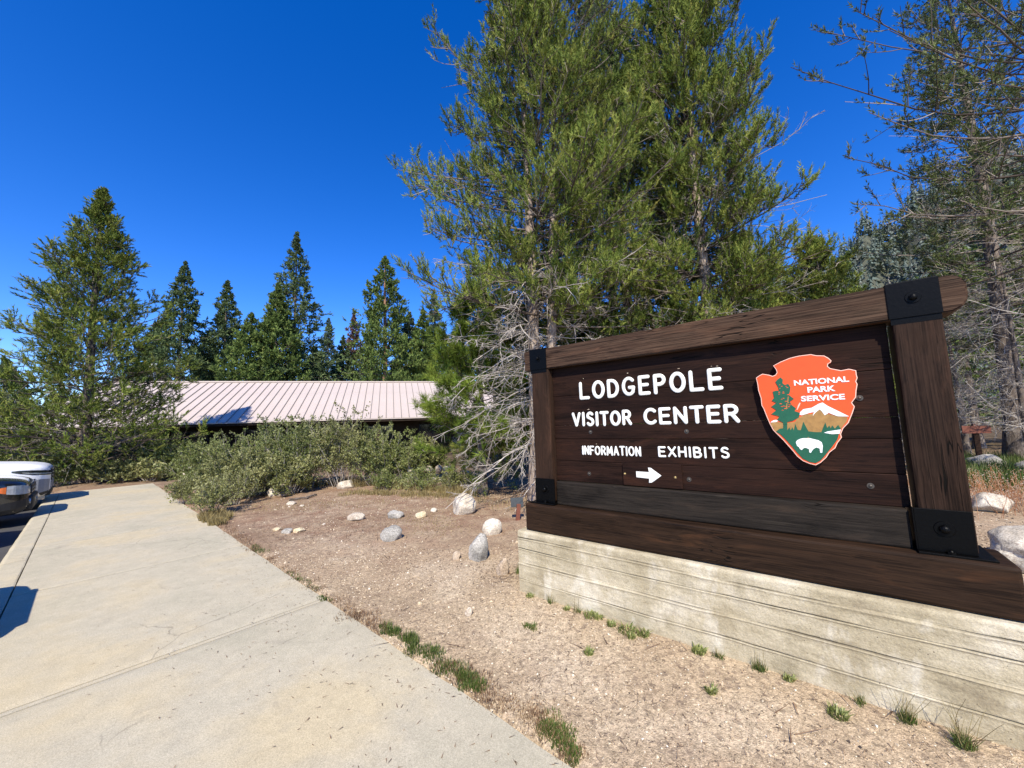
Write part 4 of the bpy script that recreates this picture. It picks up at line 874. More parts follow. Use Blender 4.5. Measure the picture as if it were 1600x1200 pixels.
        for sg in (-1, 1):
            bm = bmesh.new(); bm_cyl(bm, (-.02, sg * f * .60, zb + .24), (.02, sg * f * .60, zb + .24), .055, None, 16); bm_link('fog_light', bm, MAT['lens'], root)
        box('front_bumper', (-.2, .055, -f * .62, f * .62, zb + .04, zb + .36), MAT['trim'], root, .05)
        bm = bmesh.new(); bm_box(bm, .054, .066, -f * .3, f * .3, zb + .20, zb + .30, .004); bm_link('bumper_strip', bm, MAT['chrome'], root)
    for sg in (-1, 1):
        bm = bmesh.new(); bm_box(bm, x0 - .75, x0 - .55, sg * (f + .13) - .10, sg * (f + .13) + .10, HD + .10, HD + .28, .05, 3); bm_cyl(bm, (x0 - .66, sg * f * .85, HD + .12), (x0 - .66, sg * (f + .08), HD + .15), .03); bm_link('mirror', bm, paint, root, smooth=True)
        for q in (-1.9, -2.9):
            bm = bmesh.new(); bm_box(bm, q * s - .2, q * s, sg * (f + .012) - .012, sg * (f + .012) + .012, HD - .12, HD - .09, .006); bm_link('door_handle', bm, paint, root)
    return root
def place(root, a, b, lab):
    root.location = pab(a, b, LOT); root.rotation_euler = (0, 0, math.atan2(-NB[1], -NB[0])); root['label'] = lab
def dup_tree(o, parent=None, mats=None):
    c_ = o.copy(); COL.objects.link(c_)
    if parent: c_.parent = parent
    for ch in list(o.children): dup_tree(ch, c_)
    return c_
suv = make_car('suv', 'x', MAT['car_white'], True); place(suv, 12.25, 2.13, 'white full-size suv with slim headlights, farthest along the kerb')
blk = make_car('car', 'x', MAT['car_black'], False); place(blk, 9.62, 2.30, 'black small suv with amber corner light, parked in front of the white one')
blk['category'] = 'suv'; blk.name = 'suv'
red = make_car('suv', 'x', MAT['car_red'], False); place(red, 7.0, 2.85, 'dark red parked vehicle whose nose shadow falls across the kerb')
c5 = dup_tree(blk); place(c5, 4.4, 2.95, 'black parked vehicle second nearest to the camera, casting a short nose shadow')
c6 = make_car('suv', 'x', MAT['car_grey'], True); place(c6, 1.66, 2.53, 'silver parked vehicle nearest to the camera, casting a round shadow on the sidewalk')
# ------------------------------------------------------------------ stones
def sz(x, y): return float(soil_z(np.array(float(x)), np.array(float(y))))
def rock(name, label, loc, dims, mat, seed, parent=None, cat='rock', group=None, rz=0, sub=4, rough=.10):
    rng = np.random.default_rng(seed); bm = bmesh.new(); bmesh.ops.create_icosphere(bm, subdivisions=sub, radius=1)
    pl = norm(rng.normal(0, 1, (11, 3))); pd = rng.uniform(.66, .92, 11); o_ = Vector(rng.uniform(0, 50, 3))
    for v in bm.verts:
        p = np.array(v.co)
        for n_, d_ in zip(pl, pd):
            e = p @ n_ - d_
            if e > 0: p = p - n_ * e * .88
        q = Vector(p); f = 1 + rough * noise.fractal(q * 1.7 + o_, 1.0, 2.0, 4) + .02 * noise.noise(q * 9 + o_); v.co = Vector((p[0] * dims[0] / 2 * f, p[1] * dims[1] / 2 * f, p[2] * dims[2] * .62 * f))
    o = bm_link(name, bm, MAT[mat], parent, (loc[0], loc[1], loc[2] + dims[2] * .24), (rng.uniform(-.12, .12), rng.uniform(-.12, .12), rz if rz else rng.uniform(0, 6)), smooth=True)
    if parent is None: tag(o, label, cat, group)
    return o
RK = [(435, 771, 36, 30, 'rock_w', 'white boulder with a small green plant growing against its front'), (421, 773, 13, 14, 'rock_w', 'small white stone touching the left of the plant-fronted boulder'),
 (519, 756, 30, 12, 'rock_y', 'flat cream stone at the edge of the dry grass, left of a pointed one'), (536, 764, 27, 16, 'rock_w', 'pointed cream stone just right of the flat cream stone'),
 (452, 788, 14, 7, 'rock_w', 'small flat white stone below the plant-fronted boulder'), (470, 791, 7, 4, 'rock_w', 'tiny white stone beside a dark piece of wood'),
 (430, 826, 14, 6, 'rock_y', 'leftmost of the three small stones in a row near the sidewalk'), (445, 831, 17, 8, 'rock_g', 'middle of the three small stones in a row near the sidewalk'), (463, 829, 18, 8, 'rock_y', 'yellowest and rightmost of the three small stones in a row near the sidewalk'),
 (552, 814, 26, 14, 'rock_w', 'white oval stone left of the flat-topped white stone'), (615, 811, 26, 14, 'rock_g', 'flat-topped grey and white stone above the big grey sloping one'), (656, 810, 18, 11, 'rock_y', 'small cream stone right of the flat-topped stone'),
 (677, 800, 11, 6, 'rock_w', 'tiny white stone left of the big blocky boulder'), (608, 845, 34, 24, 'rock_g', 'grey speckled stone with a sloping top in the middle of the dirt'), (723, 804, 39, 34, 'rock_w', 'largest blocky cream boulder below the dead pine branches'),
 (767, 836, 33, 27, 'rock_w', 'round white stone with a cleft, above the tall grey stone'), (748, 877, 33, 43, 'rock_g', 'tall upright grey stone with a shaded right side'), (713, 872, 13, 13, 'rock_b', 'small brown stone left of the tall upright grey stone'),
 (785, 899, 20, 27, 'rock_b', 'brown egg-shaped stone closest to the concrete base corner'), (732, 960, 13, 13, 'rock_w', 'small round white stone alone on the gravel'), (283, 752, 28, 26, 'rock_w', 'white boulder half hidden behind the shrub at the sidewalk end'),
 (655, 943, 7, 4, 'rock_y', 'flat pale pebble on the gravel left of the lone round white stone')]
for k, (px, by, wp, hp, mt, lb) in enumerate(RK):
    p = G(px, by); s_ = p[1] / 590; rock('rock', lb, (p[0], p[1] + wp * s_ * .4, sz(p[0], p[1])), (wp * s_, wp * s_ * .8, hp * s_ * 1.02), mt, 100 + k, rz=.01, group='stones scattered on the dirt')
rock('boulder', 'large rounded tan boulder just behind the right end of the sign', (5.22, 3.95, -.02), (1.0, .8, .46), 'rock_w', 5, group='boulders behind the sign', rz=.4, sub=5)
rock('boulder', 'pale boulder beside the dried flowers, right of the sign post', (7.35, 6.05, 0), (.62, .5, .30), 'rock_w', 7, group='boulders behind the sign', rz=.2)
rock('boulder', 'dark grey boulder in the shaded grass behind the sign post', D(1530, 9.4), (.9, .7, .5), 'rock_g', 8, group='boulders behind the sign')
rock('boulder', 'long dark grey boulder in shade at the right edge', D(1610, 8.6), (1.2, .8, .62), 'rock_g', 9, group='boulders behind the sign')
sw_ = empty('rubble_wall', D(682, 11.0)); tag(sw_, 'low rubble of whitish stones lying under the green shrubs', 'stone wall')
rng = np.random.default_rng(2)
for k in range(22): rock('stone', '', (rng.uniform(-.85, .95), rng.uniform(-.2, .2), .0 + .16 * (k % 3)), (rng.uniform(.16, .34), .2, rng.uniform(.12, .22)), 'rock_w', 300 + k, sw_, sub=2)
# bits of dead wood and cones
for k, (px, py, lb) in enumerate(((465, 779, 'short dark broken stick lying beside the white stones'), (487, 775, 'grey weathered chunk of dead wood on the dirt'))):
    p = G(px, py); bm = bmesh.new(); a = .4 + k
    for q in range(3): bm_cyl(bm, (.12 * math.cos(a) * (q - 1.5), .1 * (q - 1.5) * math.sin(a), .03 + .01 * q), (.12 * math.cos(a) * (q - .4), .1 * (q - .4) * math.sin(a + .2), .04), .03 - .004 * q, .02, 7)
    tag(bm_link('stick', bm, MAT['bark_grey'], None, (p[0], p[1], sz(p[0], p[1]))), lb, 'dead wood')
# small information signs
p = G(809, 813); t = empty('small_sign', (p[0], p[1], sz(p[0], p[1])), .25); tag(t, 'tiny dark plate on a leaning reddish stake left of the big sign', 'sign')
box('stake', (-.032, .032, -.02, .02, -.06, .26), MAT['redwood'], t, .004, rot=(0, .10, 0)); box('plate', (-.10, .115, -.035, -.021, .205, .36), MAT['slate'], t, .003, rot=(-.35, .03, 0))
p = D(1518, 9.6); t = empty('small_sign', p, -.5); tag(t, 'small red-brown sign on a low post in shade behind the sign', 'sign')
box('post', (-.05, .05, -.03, .03, -.05, .98), MAT['wood_post'], t, .004); box('panel', (-.25, .25, -.06, -.031, .94, 1.13), MAT['redwood'], t, .006); box('cap', (-.04, .04, -.05, .05, .985, 1.19), MAT['redwood'], t, .004)

# ------------------------------------------------------------------ loose gravel and litter
def in_sign(x, y):
    dx, dy = x - SP0[0], y - SP0[1]; s = dx * math.cos(SRZ) + dy * math.sin(SRZ); w_ = -dx * math.sin(SRZ) + dy * math.cos(SRZ); return (s > -.02) & (s < 3.45) & (w_ > -.01) & (w_ < .44)
def scatter_xy(n, rng, x0, x1, y0, y1, dens=None, bmax=-.015):
    x = rng.uniform(x0, x1, n * 3); y = y0 + (y1 - y0) * rng.uniform(0, 1, n * 3) ** 1.25; a, b = ab(x, y); k = (b < bmax) & ~in_sign(x, y) & (np.abs(x) < y * 1.45 + .6)
    if dens is not None: k &= rng.uniform(0, 1, len(x)) < dens(x, y)
    return x[k][:n], y[k][:n]
def pebbles(name, n, region, smin, smax, seed, label, dens=None, mat='pebble', bmax=-.015, zup=.0):
    rng = np.random.default_rng(seed); x, y = scatter_xy(n, rng, *region, dens, bmax); n = len(x); z = soil_z(x, y) + zup
    s = smin + (smax - smin) * rng.uniform(0, 1, n) ** 3
    O = np.array([[1, 0, 0], [-.5, .87, 0], [-.5, -.87, 0], [0, 0, .75], [.1, 0, -.6]]); V = O[None] + rng.normal(0, .25, (n, 5, 3)); V *= s[:, None, None] * np.array([1, 1, .8]); V += np.stack([x, y, z + s * .25], 1)[:, None]
    F = np.array([[0, 1, 3], [1, 2, 3], [2, 0, 3], [1, 0, 4], [2, 1, 4], [0, 2, 4]]); F = (F[None] + (np.arange(n) * 5)[:, None, None]).reshape(-1, 3)
    o = link(name, npmesh(name, V.reshape(-1, 3), F, False, np.repeat(rng.uniform(0, 1, n), 5)), MAT[mat]); tag(o, label, 'gravel', kind='stuff')
pebbles('gravel', 22000, (-3.2, 4.6, 1.0, 5.2), .003, .0095, 1, 'loose pale granite gravel in front of the concrete base')
pebbles('gravel', 10000, (-8.5, 5, 3.5, 9.5), .004, .014, 2, 'sparse gravel and crumbs on the redder dirt farther back', lambda x, y: .25 + .75 * (fbm(x, y, 21, 1.6, 3) > .0))
pebbles('small_stones', 240, (-8, 4, 2.2, 9.5), .008, .032, 31, 'scattered small stones on the dirt', None, 'pebble')
pebbles('gravel', 5000, (4.2, 9, 3.0, 9), .006, .02, 12, 'gravel on the ground behind the right end of the sign')
def litter(name, n, region, seed, label, dens, ln=(.03, .09), wd=.004, mat='litter', bmax=.0, onwalk=False):
    rng = np.random.default_rng(seed)
    if onwalk:
        a = rng.uniform(-3, 13, n); b = np.abs(rng.normal(0, .6, n)); b = np.minimum(b, 1.9); q = Q[None] + DA[None] * a[:, None] + NB[None] * b[:, None]; x, y = q[:, 0], q[:, 1]; z = x * 0 + .003
    else: x, y = scatter_xy(n, rng, *region, dens, bmax); z = soil_z(x, y) + .006
    n = len(x); a = rng.uniform(0, 6.283, n); l_ = rng.uniform(*ln, n); d_ = np.stack([np.cos(a), np.sin(a), rng.normal(.05, .12, n)], 1) * l_[:, None]; c_ = np.stack([x, y, z + .002], 1)
    s_ = np.stack([-np.sin(a), np.cos(a), 0 * a], 1) * wd / 2; V = np.stack([c_ - s_, c_ + s_, c_ + d_], 1); V[:, 2, 2] = np.maximum(V[:, 2, 2], z + .003)
    o = link(name, npmesh(name, V.reshape(-1, 3), np.arange(n * 3).reshape(-1, 3), False, np.repeat(rng.uniform(0, 1, n), 3)), MAT[mat]); tag(o, label, 'litter', kind='stuff')
litter('needle_litter', 22000, (-9, 6, 4.0, 11), 3, 'brown pine needle litter on the reddish dirt', lambda x, y: np.clip(.1 + 1.6 * fbm(x, y, 22, 1.3, 3), .05, 1), (.03, .08), .005)
litter('twigs', 260, (-8, 4.5, 1.6, 9.5), 9, 'thin fallen twigs lying on the dirt', None, (.08, .26), .007)
litter('needle_litter', 6000, (-2.5, 4.6, 1.1, 4.2), 4, 'scattered dead needles on the gravel before the sign', None, (.02, .06), .0028)
litter('needle_litter', 1500, None, 6, 'few dry needles and specks blown onto the sidewalk', None, (.010, .040), .005, 'litter', 0, True)

# ------------------------------------------------------------------ grass, weeds
def blades(name, pts, label, n, h, wd, mat, seed, rad=.06, kind='stuff', cat='grass', lean=.5, group=None):
    """pts rows: x, y, spread, height scale"""
    rng = np.random.default_rng(seed); pts = np.array(pts); i = rng.integers(0, len(pts), n); a = rng.uniform(0, 6.283, n); r = np.sqrt(rng.uniform(0, 1, n)) * pts[i, 2]
    x = pts[i, 0] + r * np.cos(a); y = pts[i, 1] + r * np.sin(a); z = soil_z(x, y) - .004; H = h * pts[i, 3] * rng.uniform(.4, 1.15, n); a2 = a + rng.normal(0, .9, n); ln_ = H * lean * rng.uniform(.1, 1, n)
    d_ = np.stack([np.cos(a2), np.sin(a2), 0 * a2], 1); s_ = np.stack([-np.sin(a2 + .6), np.cos(a2 + .6), 0 * a2], 1) * wd / 2; b_ = np.stack([x, y, z], 1); m_ = b_ + d_ * (ln_ * .35)[:, None] + np.array([0, 0, 1]) * (H * .6)[:, None]; t_ = b_ + d_ * ln_[:, None] + np.array([0, 0, 1]) * (H * .95)[:, None]
    V = np.stack([b_ - s_, b_ + s_, m_ + s_ * .8, m_ - s_ * .8, t_, t_], 1).reshape(-1, 3); k = (np.arange(n) * 6)[:, None]; F = np.concatenate([k + np.array([[0, 1, 2, 3]]), k + np.array([[3, 2, 4, 5]])])
    me = npmesh(name, V, F, False, np.repeat(rng.uniform(0, 1, n), 6)); o = link(name, me, MAT[mat]); tag(o, label, cat, group, kind); return o
def line_pts(seg, n, rng, jit): 
    out = []
    for (x0, y0, x1, y1, s, hs) in seg:
        a, b = G(x0, y0), G(x1, y1)
        for t in np.linspace(0, 1, n): p = a + (b - a) * t + rng.normal(0, jit, 3); out.append((p[0], p[1], s, hs))
    return out
rng = np.random.default_rng(11)
blades('grass', line_pts([(600, 982, 660, 1010, .05, 1.0), (655, 1012, 712, 1046, .075, .75), (720, 1052, 742, 1068, .05, .8), (846, 1125, 905, 1182, .035, .6), (855, 1130, 875, 1150, .06, .5)], 9, rng, .028), 'green grass clumps along the sidewalk edge', 4600, .052, .0042, 'grass', 1)
blades('grass', line_pts([(395, 853, 410, 862, .05, .8), (455, 895, 492, 920, .05, .6), (500, 930, 512, 938, .03, .5), (820, 975, 838, 978, .03, .6), (720, 1068, 742, 1075, .03, .7)], 8, rng, .02), 'small green sprigs near the sidewalk edge', 1300, .05, .0045, 'grass', 2)
blades('dry_grass', line_pts([(340, 815, 400, 860, .10, .9), (400, 860, 520, 940, .07, .6), (540, 950, 600, 985, .07, .8), (690, 1035, 760, 1075, .07, .7), (760, 1080, 850, 1130, .07, .5), (850, 1120, 900, 1180, .05, .6)], 14, rng, .04), 'dry brown grass lining the sidewalk edge', 5200, .05, .0035, 'litter', 3)
blades('dry_grass', line_pts([(400, 765, 480, 757, .22, 1), (480, 757, 600, 758, .25, 1.1), (600, 762, 740, 772, .25, 1.0), (540, 770, 700, 775, .2, .5), (322, 803, 345, 818, .10, .6)], 16, rng, .10), 'golden dry grass before the shrubs', 9000, .24, .009, 'drygrass', 4)
blades('dry_grass', line_pts([(620, 770, 820, 790, .3, 1), (380, 790, 560, 790, .5, .45), (640, 800, 700, 830, .4, .3)], 16, rng, .15), 'thin dry grass tufts on the open dirt', 2200, .13, .006, 'drygrass', 14)
blades('grass', [(*D(px, d_)[:2], .9, 1) for px, d_ in ((1500, 9.5), (1540, 9), (1590, 9), (1630, 8), (1560, 10.5), (1660, 9.5), (1500, 8.2))], 'tall dark green grass behind the right sign post', 9000, .42, .012, 'grass', 5)
blades('grass', [(*G(820, 905)[:2], .05, 1.6), (*G(812, 895)[:2], .04, 1.3)], 'dark green tuft at the left corner of the concrete base', 260, .075, .004, 'grass', 6)
def signpt(s, w_): return SP0[0] + s * math.cos(SRZ) - w_ * math.sin(SRZ), SP0[1] + s * math.sin(SRZ) + w_ * math.cos(SRZ)
low = [(.15, -.04, .03), (.55, -.05, .025), (.78, -.05, .05), (.84, -.03, .04), (.97, -.07, .03), (1.10, -.09, .06), (1.22, -.06, .05), (1.16, -.15, .03), (1.60, -.05, .045), (2.10, -.04, .025), (2.32, -.22, .04), (1.0, -.5, .03), (1.75, -.42, .03)]
blades('weeds', [(*signpt(s, w_), r, .5 + 18 * r) for s, w_, r in low], 'low green weeds sprouting along the foot of the concrete base', 1100, .034, .010, 'leaf', 7, cat='weeds', lean=1.2)
def weed(s, w_, h, n, label, seed):
    rng = np.random.default_rng(seed); x, y = signpt(s, w_); root = empty('weed', (x, y, sz(x, y))); tag(root, label, 'weed', 'stalky weeds along the concrete base')
    P = walk(rng.normal(0, .012, (n, 3)) * [1, 1, 0], np.stack([rng.normal(0, .33, n), rng.normal(0, .33, n), np.ones(n)], 1), h * rng.uniform(.4, 1.1, n), 7, rng, .08); mb = MB(); tubes(mb, P, np.linspace(.0016, .0007, 7)[None] * np.ones((n, 1)), 3, rng.uniform(0, 1, n)); quad_finish('stems', mb, MAT['drygrass'], root)
    m_ = n * 9; q = rng.normal(0, .016, (m_, 3)) * [1, 1, 0]; dv = norm(np.stack([rng.normal(0, .45, m_), rng.normal(0, .45, m_), np.ones(m_)], 1)); L = h * .42 * rng.uniform(.4, 1.1, m_)[:, None]; sd = norm(np.cross(dv, rng.normal(0, 1, (m_, 3)))) * .0022
    V = np.stack([q - sd, q + sd, q + dv * L], 1); o = link('leaves', npmesh('leaves', V.reshape(-1, 3), np.arange(m_ * 3).reshape(-1, 3), False, np.repeat(rng.uniform(0, 1, m_), 3)), MAT['grass'], root); o['kind'] = 'stuff'
for a in ((.37, -.03, .17, 5, 'thin dry weed stalks nearest the left end of the concrete base', 1), (.66, -.04, .15, 5, 'wispy pale stalks leaning on the concrete base', 2), (1.95, -.03, .15, 14, 'upright green and straw weed midway along the concrete base', 3), (1.72, -.04, .10, 8, 'short spiky weed left of the upright one', 4),
          (2.60, -.06, .17, 16, 'tall spiky weed against the right part of the concrete base', 5), (2.78, -.12, .20, 22, 'bushiest straw weed at the lower right corner of the picture', 6), (2.42, -.03, .12, 6, 'thin brown stalk between two larger weeds', 7)): weed(*a)
# dried flower patch behind the right end of the sign
rng = np.random.default_rng(44); n = 520; c_ = D(1560, 6.4); X = c_[0] + rng.normal(0, .75, n); Y = c_[1] + rng.normal(0, .65, n); P = walk(np.stack([X, Y, X * 0], 1), np.stack([rng.normal(0, .25, n), rng.normal(0, .25, n), np.ones(n)], 1), rng.uniform(.15, .48, n), 4, rng, .1)
mb = MB(); tubes(mb, P, np.full((n, 4), .0028), 3, rng.uniform(0, .6, n)); pt = P[:, -1]; O = np.array([[1, 0, 0], [-.5, .87, 0], [-.5, -.87, 0], [0, 0, 1.]])
for _ in range(5):
    q = pt + rng.normal(0, .028, pt.shape); V = (q[:, None] + O[None] * rng.uniform(.005, .012, (n, 1, 1))).reshape(-1, 3); F = np.array([[0, 1, 3], [1, 2, 3], [2, 0, 3]]); mb.add(V, (F[None] + (np.arange(n) * 4)[:, None, None]).reshape(-1, 3), np.repeat(rng.uniform(.3, 1, n), 4))
o = quad_finish('dried_flowers', mb, MAT['flower'], None, False); tag(o, 'rusty dried flower heads behind the right end of the sign', 'flowers', kind='stuff')

# ------------------------------------------------------------------ shrubs
def shrub(label, base, h, r, seed, n=34, nl=6500, mat='leaf', leaf=.030, group='leafy shrubs along the visitor building', flat=.0, twig=.006, squash=1.0):
    rng = np.random.default_rng(seed); root = empty('shrub', base); tag(root, label, 'shrub', group)
    a = rng.uniform(0, 6.283, n); rr_ = r * rng.uniform(.05, 1.05, n); el = np.stack([np.cos(a) * rr_, np.sin(a) * rr_ * squash, h * rng.uniform(.7, 1.1, n) * np.sqrt(np.maximum(.12, 1 - (rr_ / r) ** 2 * .7))], 1)
    s0 = np.stack([np.cos(a) * rr_ * .35, np.sin(a) * rr_ * .35 * squash, 0 * a], 1); L = np.linalg.norm(el - s0, axis=1); P = walk(s0, norm(el - s0), L, 7, rng, .12, .02); mb = MB(); tubes(mb, P, np.linspace(twig * 1.6, twig * .4, 7)[None] * np.ones((n, 1)), 4, rng.uniform(.2, .9, n))
    S, i1, _ = branch(P, 9, rng, .2, 1, (25, 70), lambda t, pl: .34 * pl * (1.15 - t * .7) + .05, 5, .16, .06); tubes(mb, S, np.linspace(twig * .5, twig * .2, 5)[None] * np.ones((len(S), 1)), 3, rng.uniform(.1, .9, len(S)))
    quad_finish('stems', mb, MAT['twig'], root); i = rng.integers(0, len(S), nl); pos, T = at_t(S, i, rng.uniform(.1, 1, nl)); pos = pos + rng.normal(0, .022, pos.shape); pos[:, 2] = np.maximum(pos[:, 2], .01)
    d_ = norm(T * .6 + rng.normal(0, .6, T.shape) + [0, -.15, .45]); sd = norm(np.cross(d_, rng.normal(0, 1, T.shape))); l_ = (leaf * rng.uniform(.6, 1.5, nl))[:, None]; w_ = l_ * .36; up_ = np.cross(d_, sd)
    V = np.stack([pos, pos + d_ * l_ * .5 + sd * w_ + up_ * w_ * .3, pos + d_ * l_, pos + d_ * l_ * .5 - sd * w_ + up_ * w_ * .3], 1).reshape(-1, 3); k = (np.arange(nl) * 4)[:, None]; F = np.concatenate([k + np.array([[0, 1, 2]]), k + np.array([[0, 2, 3]])])
    cl = np.clip(rng.beta(2, 2.4, n)[i1[i]] * .7 + rng.uniform(0, .3, nl), 0, 1)
    o = link('foliage', npmesh('foliage', V, F, False, np.repeat(cl, 4)), MAT[mat], root); o['kind'] = 'stuff'; return root
SH = [(318, 12.2, 1.35, 1.0, 'leaf', 'shrub below the roof eave at the dark left end of the hedge'), (372, 11.6, 1.55, 1.1, 'leaf', 'dense green shrub left of the tallest shrub before the roof'), (432, 11.2, 1.85, 1.15, 'leaf', 'broad shrub just left of the tallest top against the roof'), (478, 10.9, 2.12, 1.1, 'leaf', 'tallest shrub, its twigs standing against the pale roof'),
 (538, 10.9, 2.08, 1.15, 'leaf2', 'tall airy shrub right of the tallest, covering the eave'), (594, 11.0, 1.62, 1.05, 'leaf', 'rounded shrub in front of the right half of the roof'), (640, 10.9, 1.38, .8, 'leaf', 'shrub at the right end of the hedge beside the young pine'), (668, 11.8, 1.1, .7, 'leaf2', 'small shrub tucked between hedge and young pine'),
 (402, 10.0, 1.1, .85, 'leaf2', 'low shrub behind the plant-fronted white boulder'), (352, 9.6, 1.0, .8, 'leaf2', 'greyish shrub above the dry grass at the sidewalk end'), (455, 10.1, .95, .8, 'leaf2', 'low greyish shrub at the foot of the tallest shrub')]
for k, (px, d_, h, r, mt, lb) in enumerate(SH): shrub(lb, D(px, d_), h, r, 500 + k, mat=mt, nl=10500, leaf=.044)
for k, (px, by, h, r, mt, lb) in enumerate(((312, 806, .62, .55, 'leaf2', 'low spreading shrub overlapping the edge of the sidewalk'), (275, 790, .5, .45, 'leaf2', 'small shrub at the far corner of the sidewalk'), (350, 792, .75, .6, 'leaf2', 'leggy shrub right of the one spilling over the sidewalk'), (300, 775, .62, .55, 'leaf', 'low shrub beside the half hidden white boulder'),
    (437, 776, .22, .16, 'leaf', 'little green plant in front of the white boulder'), (600, 768, .45, .5, 'leaf', 'low green bush in the golden grass'), (655, 770, .5, .55, 'leaf', 'low bush right of the golden grass, below the rubble'), (706, 770, .5, .5, 'leaf2', 'low bush under the dead pine branches'))):
    p = G(px, by); shrub(lb, (p[0], p[1] + r * .5, 0), h, r, 600 + k, n=22, nl=3800 if r > .3 else 600, mat=mt, leaf=.032, twig=.004, group='low shrubs in the open dirt')
for k, (px, d_, h, r, mt, lb) in enumerate(((2, 14.5, 3.0, 1.6, 'leaf', 'tall bright shrub at the left edge above the white vehicle'), (52, 14.8, 2.7, 1.4, 'leaf', 'bright shrub between the left edge and the big pine'), (95, 13.6, 1.2, 1.0, 'leaf', 'dark shrub behind the nose of the white vehicle'), (150, 13.9, .8, 1.0, 'leaf', 'low shrub at the end of the kerb under the big pine'), (195, 13.9, .7, .9, 'leaf2', 'low leafy shrub at the end of the sidewalk'), (240, 13.8, .7, .8, 'leaf2', 'low shrub between sidewalk end and half hidden boulder'), (262, 14.6, 1.5, 1.0, 'leaf', 'dark shrub under the shaded eave'), (215, 15.5, 1.6, 1.1, 'leaf', 'shaded shrub behind the low branches of the big pine'))):
    shrub(lb, D(px, d_), h, r, 700 + k, mat=mt, nl=4500, leaf=.075, group='shrubs under the big pine')

# ------------------------------------------------------------------ trees
def rp(px, py, depth): v = ray(px, py); return np.array([0, 0, EYE]) + v * depth / v[1]
def pr(R, p, low=.8, s=0, left=1.0, right=1.0):
    f0 = cone_prof(R, p, 0, low, s)
    def f(h, a): c_ = math.cos(a); return f0(h, a) * (right if c_ > 0 else left) ** abs(c_)
    return f
tree('pine_tree', 'broad green pine left of the building with branches reaching over its roof', 'pine', D(133, 14), 11.3, .17, .5, pr(4.05, .95, .95, 1), 'ndl_olive', 'bark_grey', 21, nb=230, e=(6, 50), ns=13, nt_=3, K=24, tl=.30, ln=.11, wd=.022, power=1.1, tipk=.4, jag=.55, dead=26, deadL=2.2, dead_z=(.08, .35), deadr=.009, live=.2, spread=(25, 50), tup=.35)
tree('pine_tree', 'near twin-trunked pine whose pale dead limbs fan down beside the sign', 'pine', D(836, 8.1), 12.6, .15, 3.7, pr(2.85, .36, .8, 2, .98, .95), 'ndl_olive', 'bark_pale', 22, nb=280, e=(-4, 45), ns=15, nt_=3, K=34, tl=.26, ln=.080, wd=.0140, dead2=(24, 3.0, 4.6, .06, .30), jag=.5, dead=100, deadL=2.1, dead_z=(.06, .43), second=(.55, .15, .93), deadup=-.13, tup=1.0, deadr=.013, spread=(28, 60), dead_n=(7, 6))
tree('pine_tree', 'tall green pine with a straight pale trunk rising behind the middle of the sign', 'pine', D(1122, 9.2), 13.8, .17, 3.7, pr(2.8, .40, .8, 3, 1.0, .74), 'ndl_olive', 'bark_pale', 23, nb=270, e=(-4, 45), ns=15, nt_=3, K=33, tl=.28, ln=.085, wd=.0155, jag=.5, dead=120, deadL=2.3, dead_z=(.22, .62), tup=1.0, deadr=.011, spread=(28, 60))
tree('pine_tree', 'pine filling the gap between the two tallest pines behind the sign', 'pine', D(990, 10.8), 13.6, .16, 2.6, pr(3.0, .42, .8, 4), 'ndl_green', 'bark_grey', 24, nb=190, e=(-4, 42), ns=14, nt_=5, K=12, tl=.25, ln=.11, wd=.022, dead=60, deadL=1.8, dead_z=(.06, .4), deadr=.011, tup=.7)
tree('fir_tree', 'grey-green fir with pale branch tips topping the gap between tall pines', 'fir', D(968, 13.5), 18.5, .2, 7, pr(3.0, .6, .8, 5), 'ndl_greyfir', 'bark_grey', 25, nb=130, e=(-5, 25), ns=13, nt_=5, K=8, tl=.22, ln=.08, wd=.028, flat=.6, tup=.15, spread=(35, 75))
tree('young_pine', 'bushy young pine with long bright needles at the right end of the roof', 'pine', D(752, 9.0), 4.9, .08, .9, pr(1.65, .62, .9, 6, 1.12, .8), 'ndl_bright', 'bark_grey', 26, nb=72, e=(0, 45), ns=9, nt_=4, K=24, tl=.16, ln=.19, wd=.013, dead=14, deadL=1.3, dead_z=(.1, .4), spread=(30, 75), tup=.5)
tree('young_pine', 'low young pine under the dead limbs, left of the sign base', 'pine', D(752, 9.4), 1.5, .04, .1, pr(.95, .6, .9, 7), 'ndl_olive', 'bark_grey', 27, nb=34, e=(5, 50), ns=7, nt_=4, K=18, tl=.15, ln=.11, wd=.008, spread=(30, 70), tup=.6)
tree('pine_tree', 'bushy shorter pine just above the right half of the sign beam', 'pine', D(1305, 10.8), 6.6, .1, 1.0, pr(1.75, .6, .85, 8), 'ndl_olive', 'bark_grey', 28, nb=90, e=(0, 45), ns=12, nt_=5, K=12, tl=.22, ln=.10, wd=.02, dead=30, deadL=1.2, dead_z=(.1, .5))
tree('pine_tree', 'half shaded pine behind the sign between the straight trunk and the bushy one', 'pine', D(1222, 12.0), 6.6, .1, 1.2, pr(2.0, .55, .85, 9), 'ndl_olive', 'bark_grey', 29, nb=80, e=(0, 45), ns=12, nt_=5, K=12, tl=.22, ln=.10, wd=.021, dead=30, deadL=1.2, dead_z=(.1, .5))
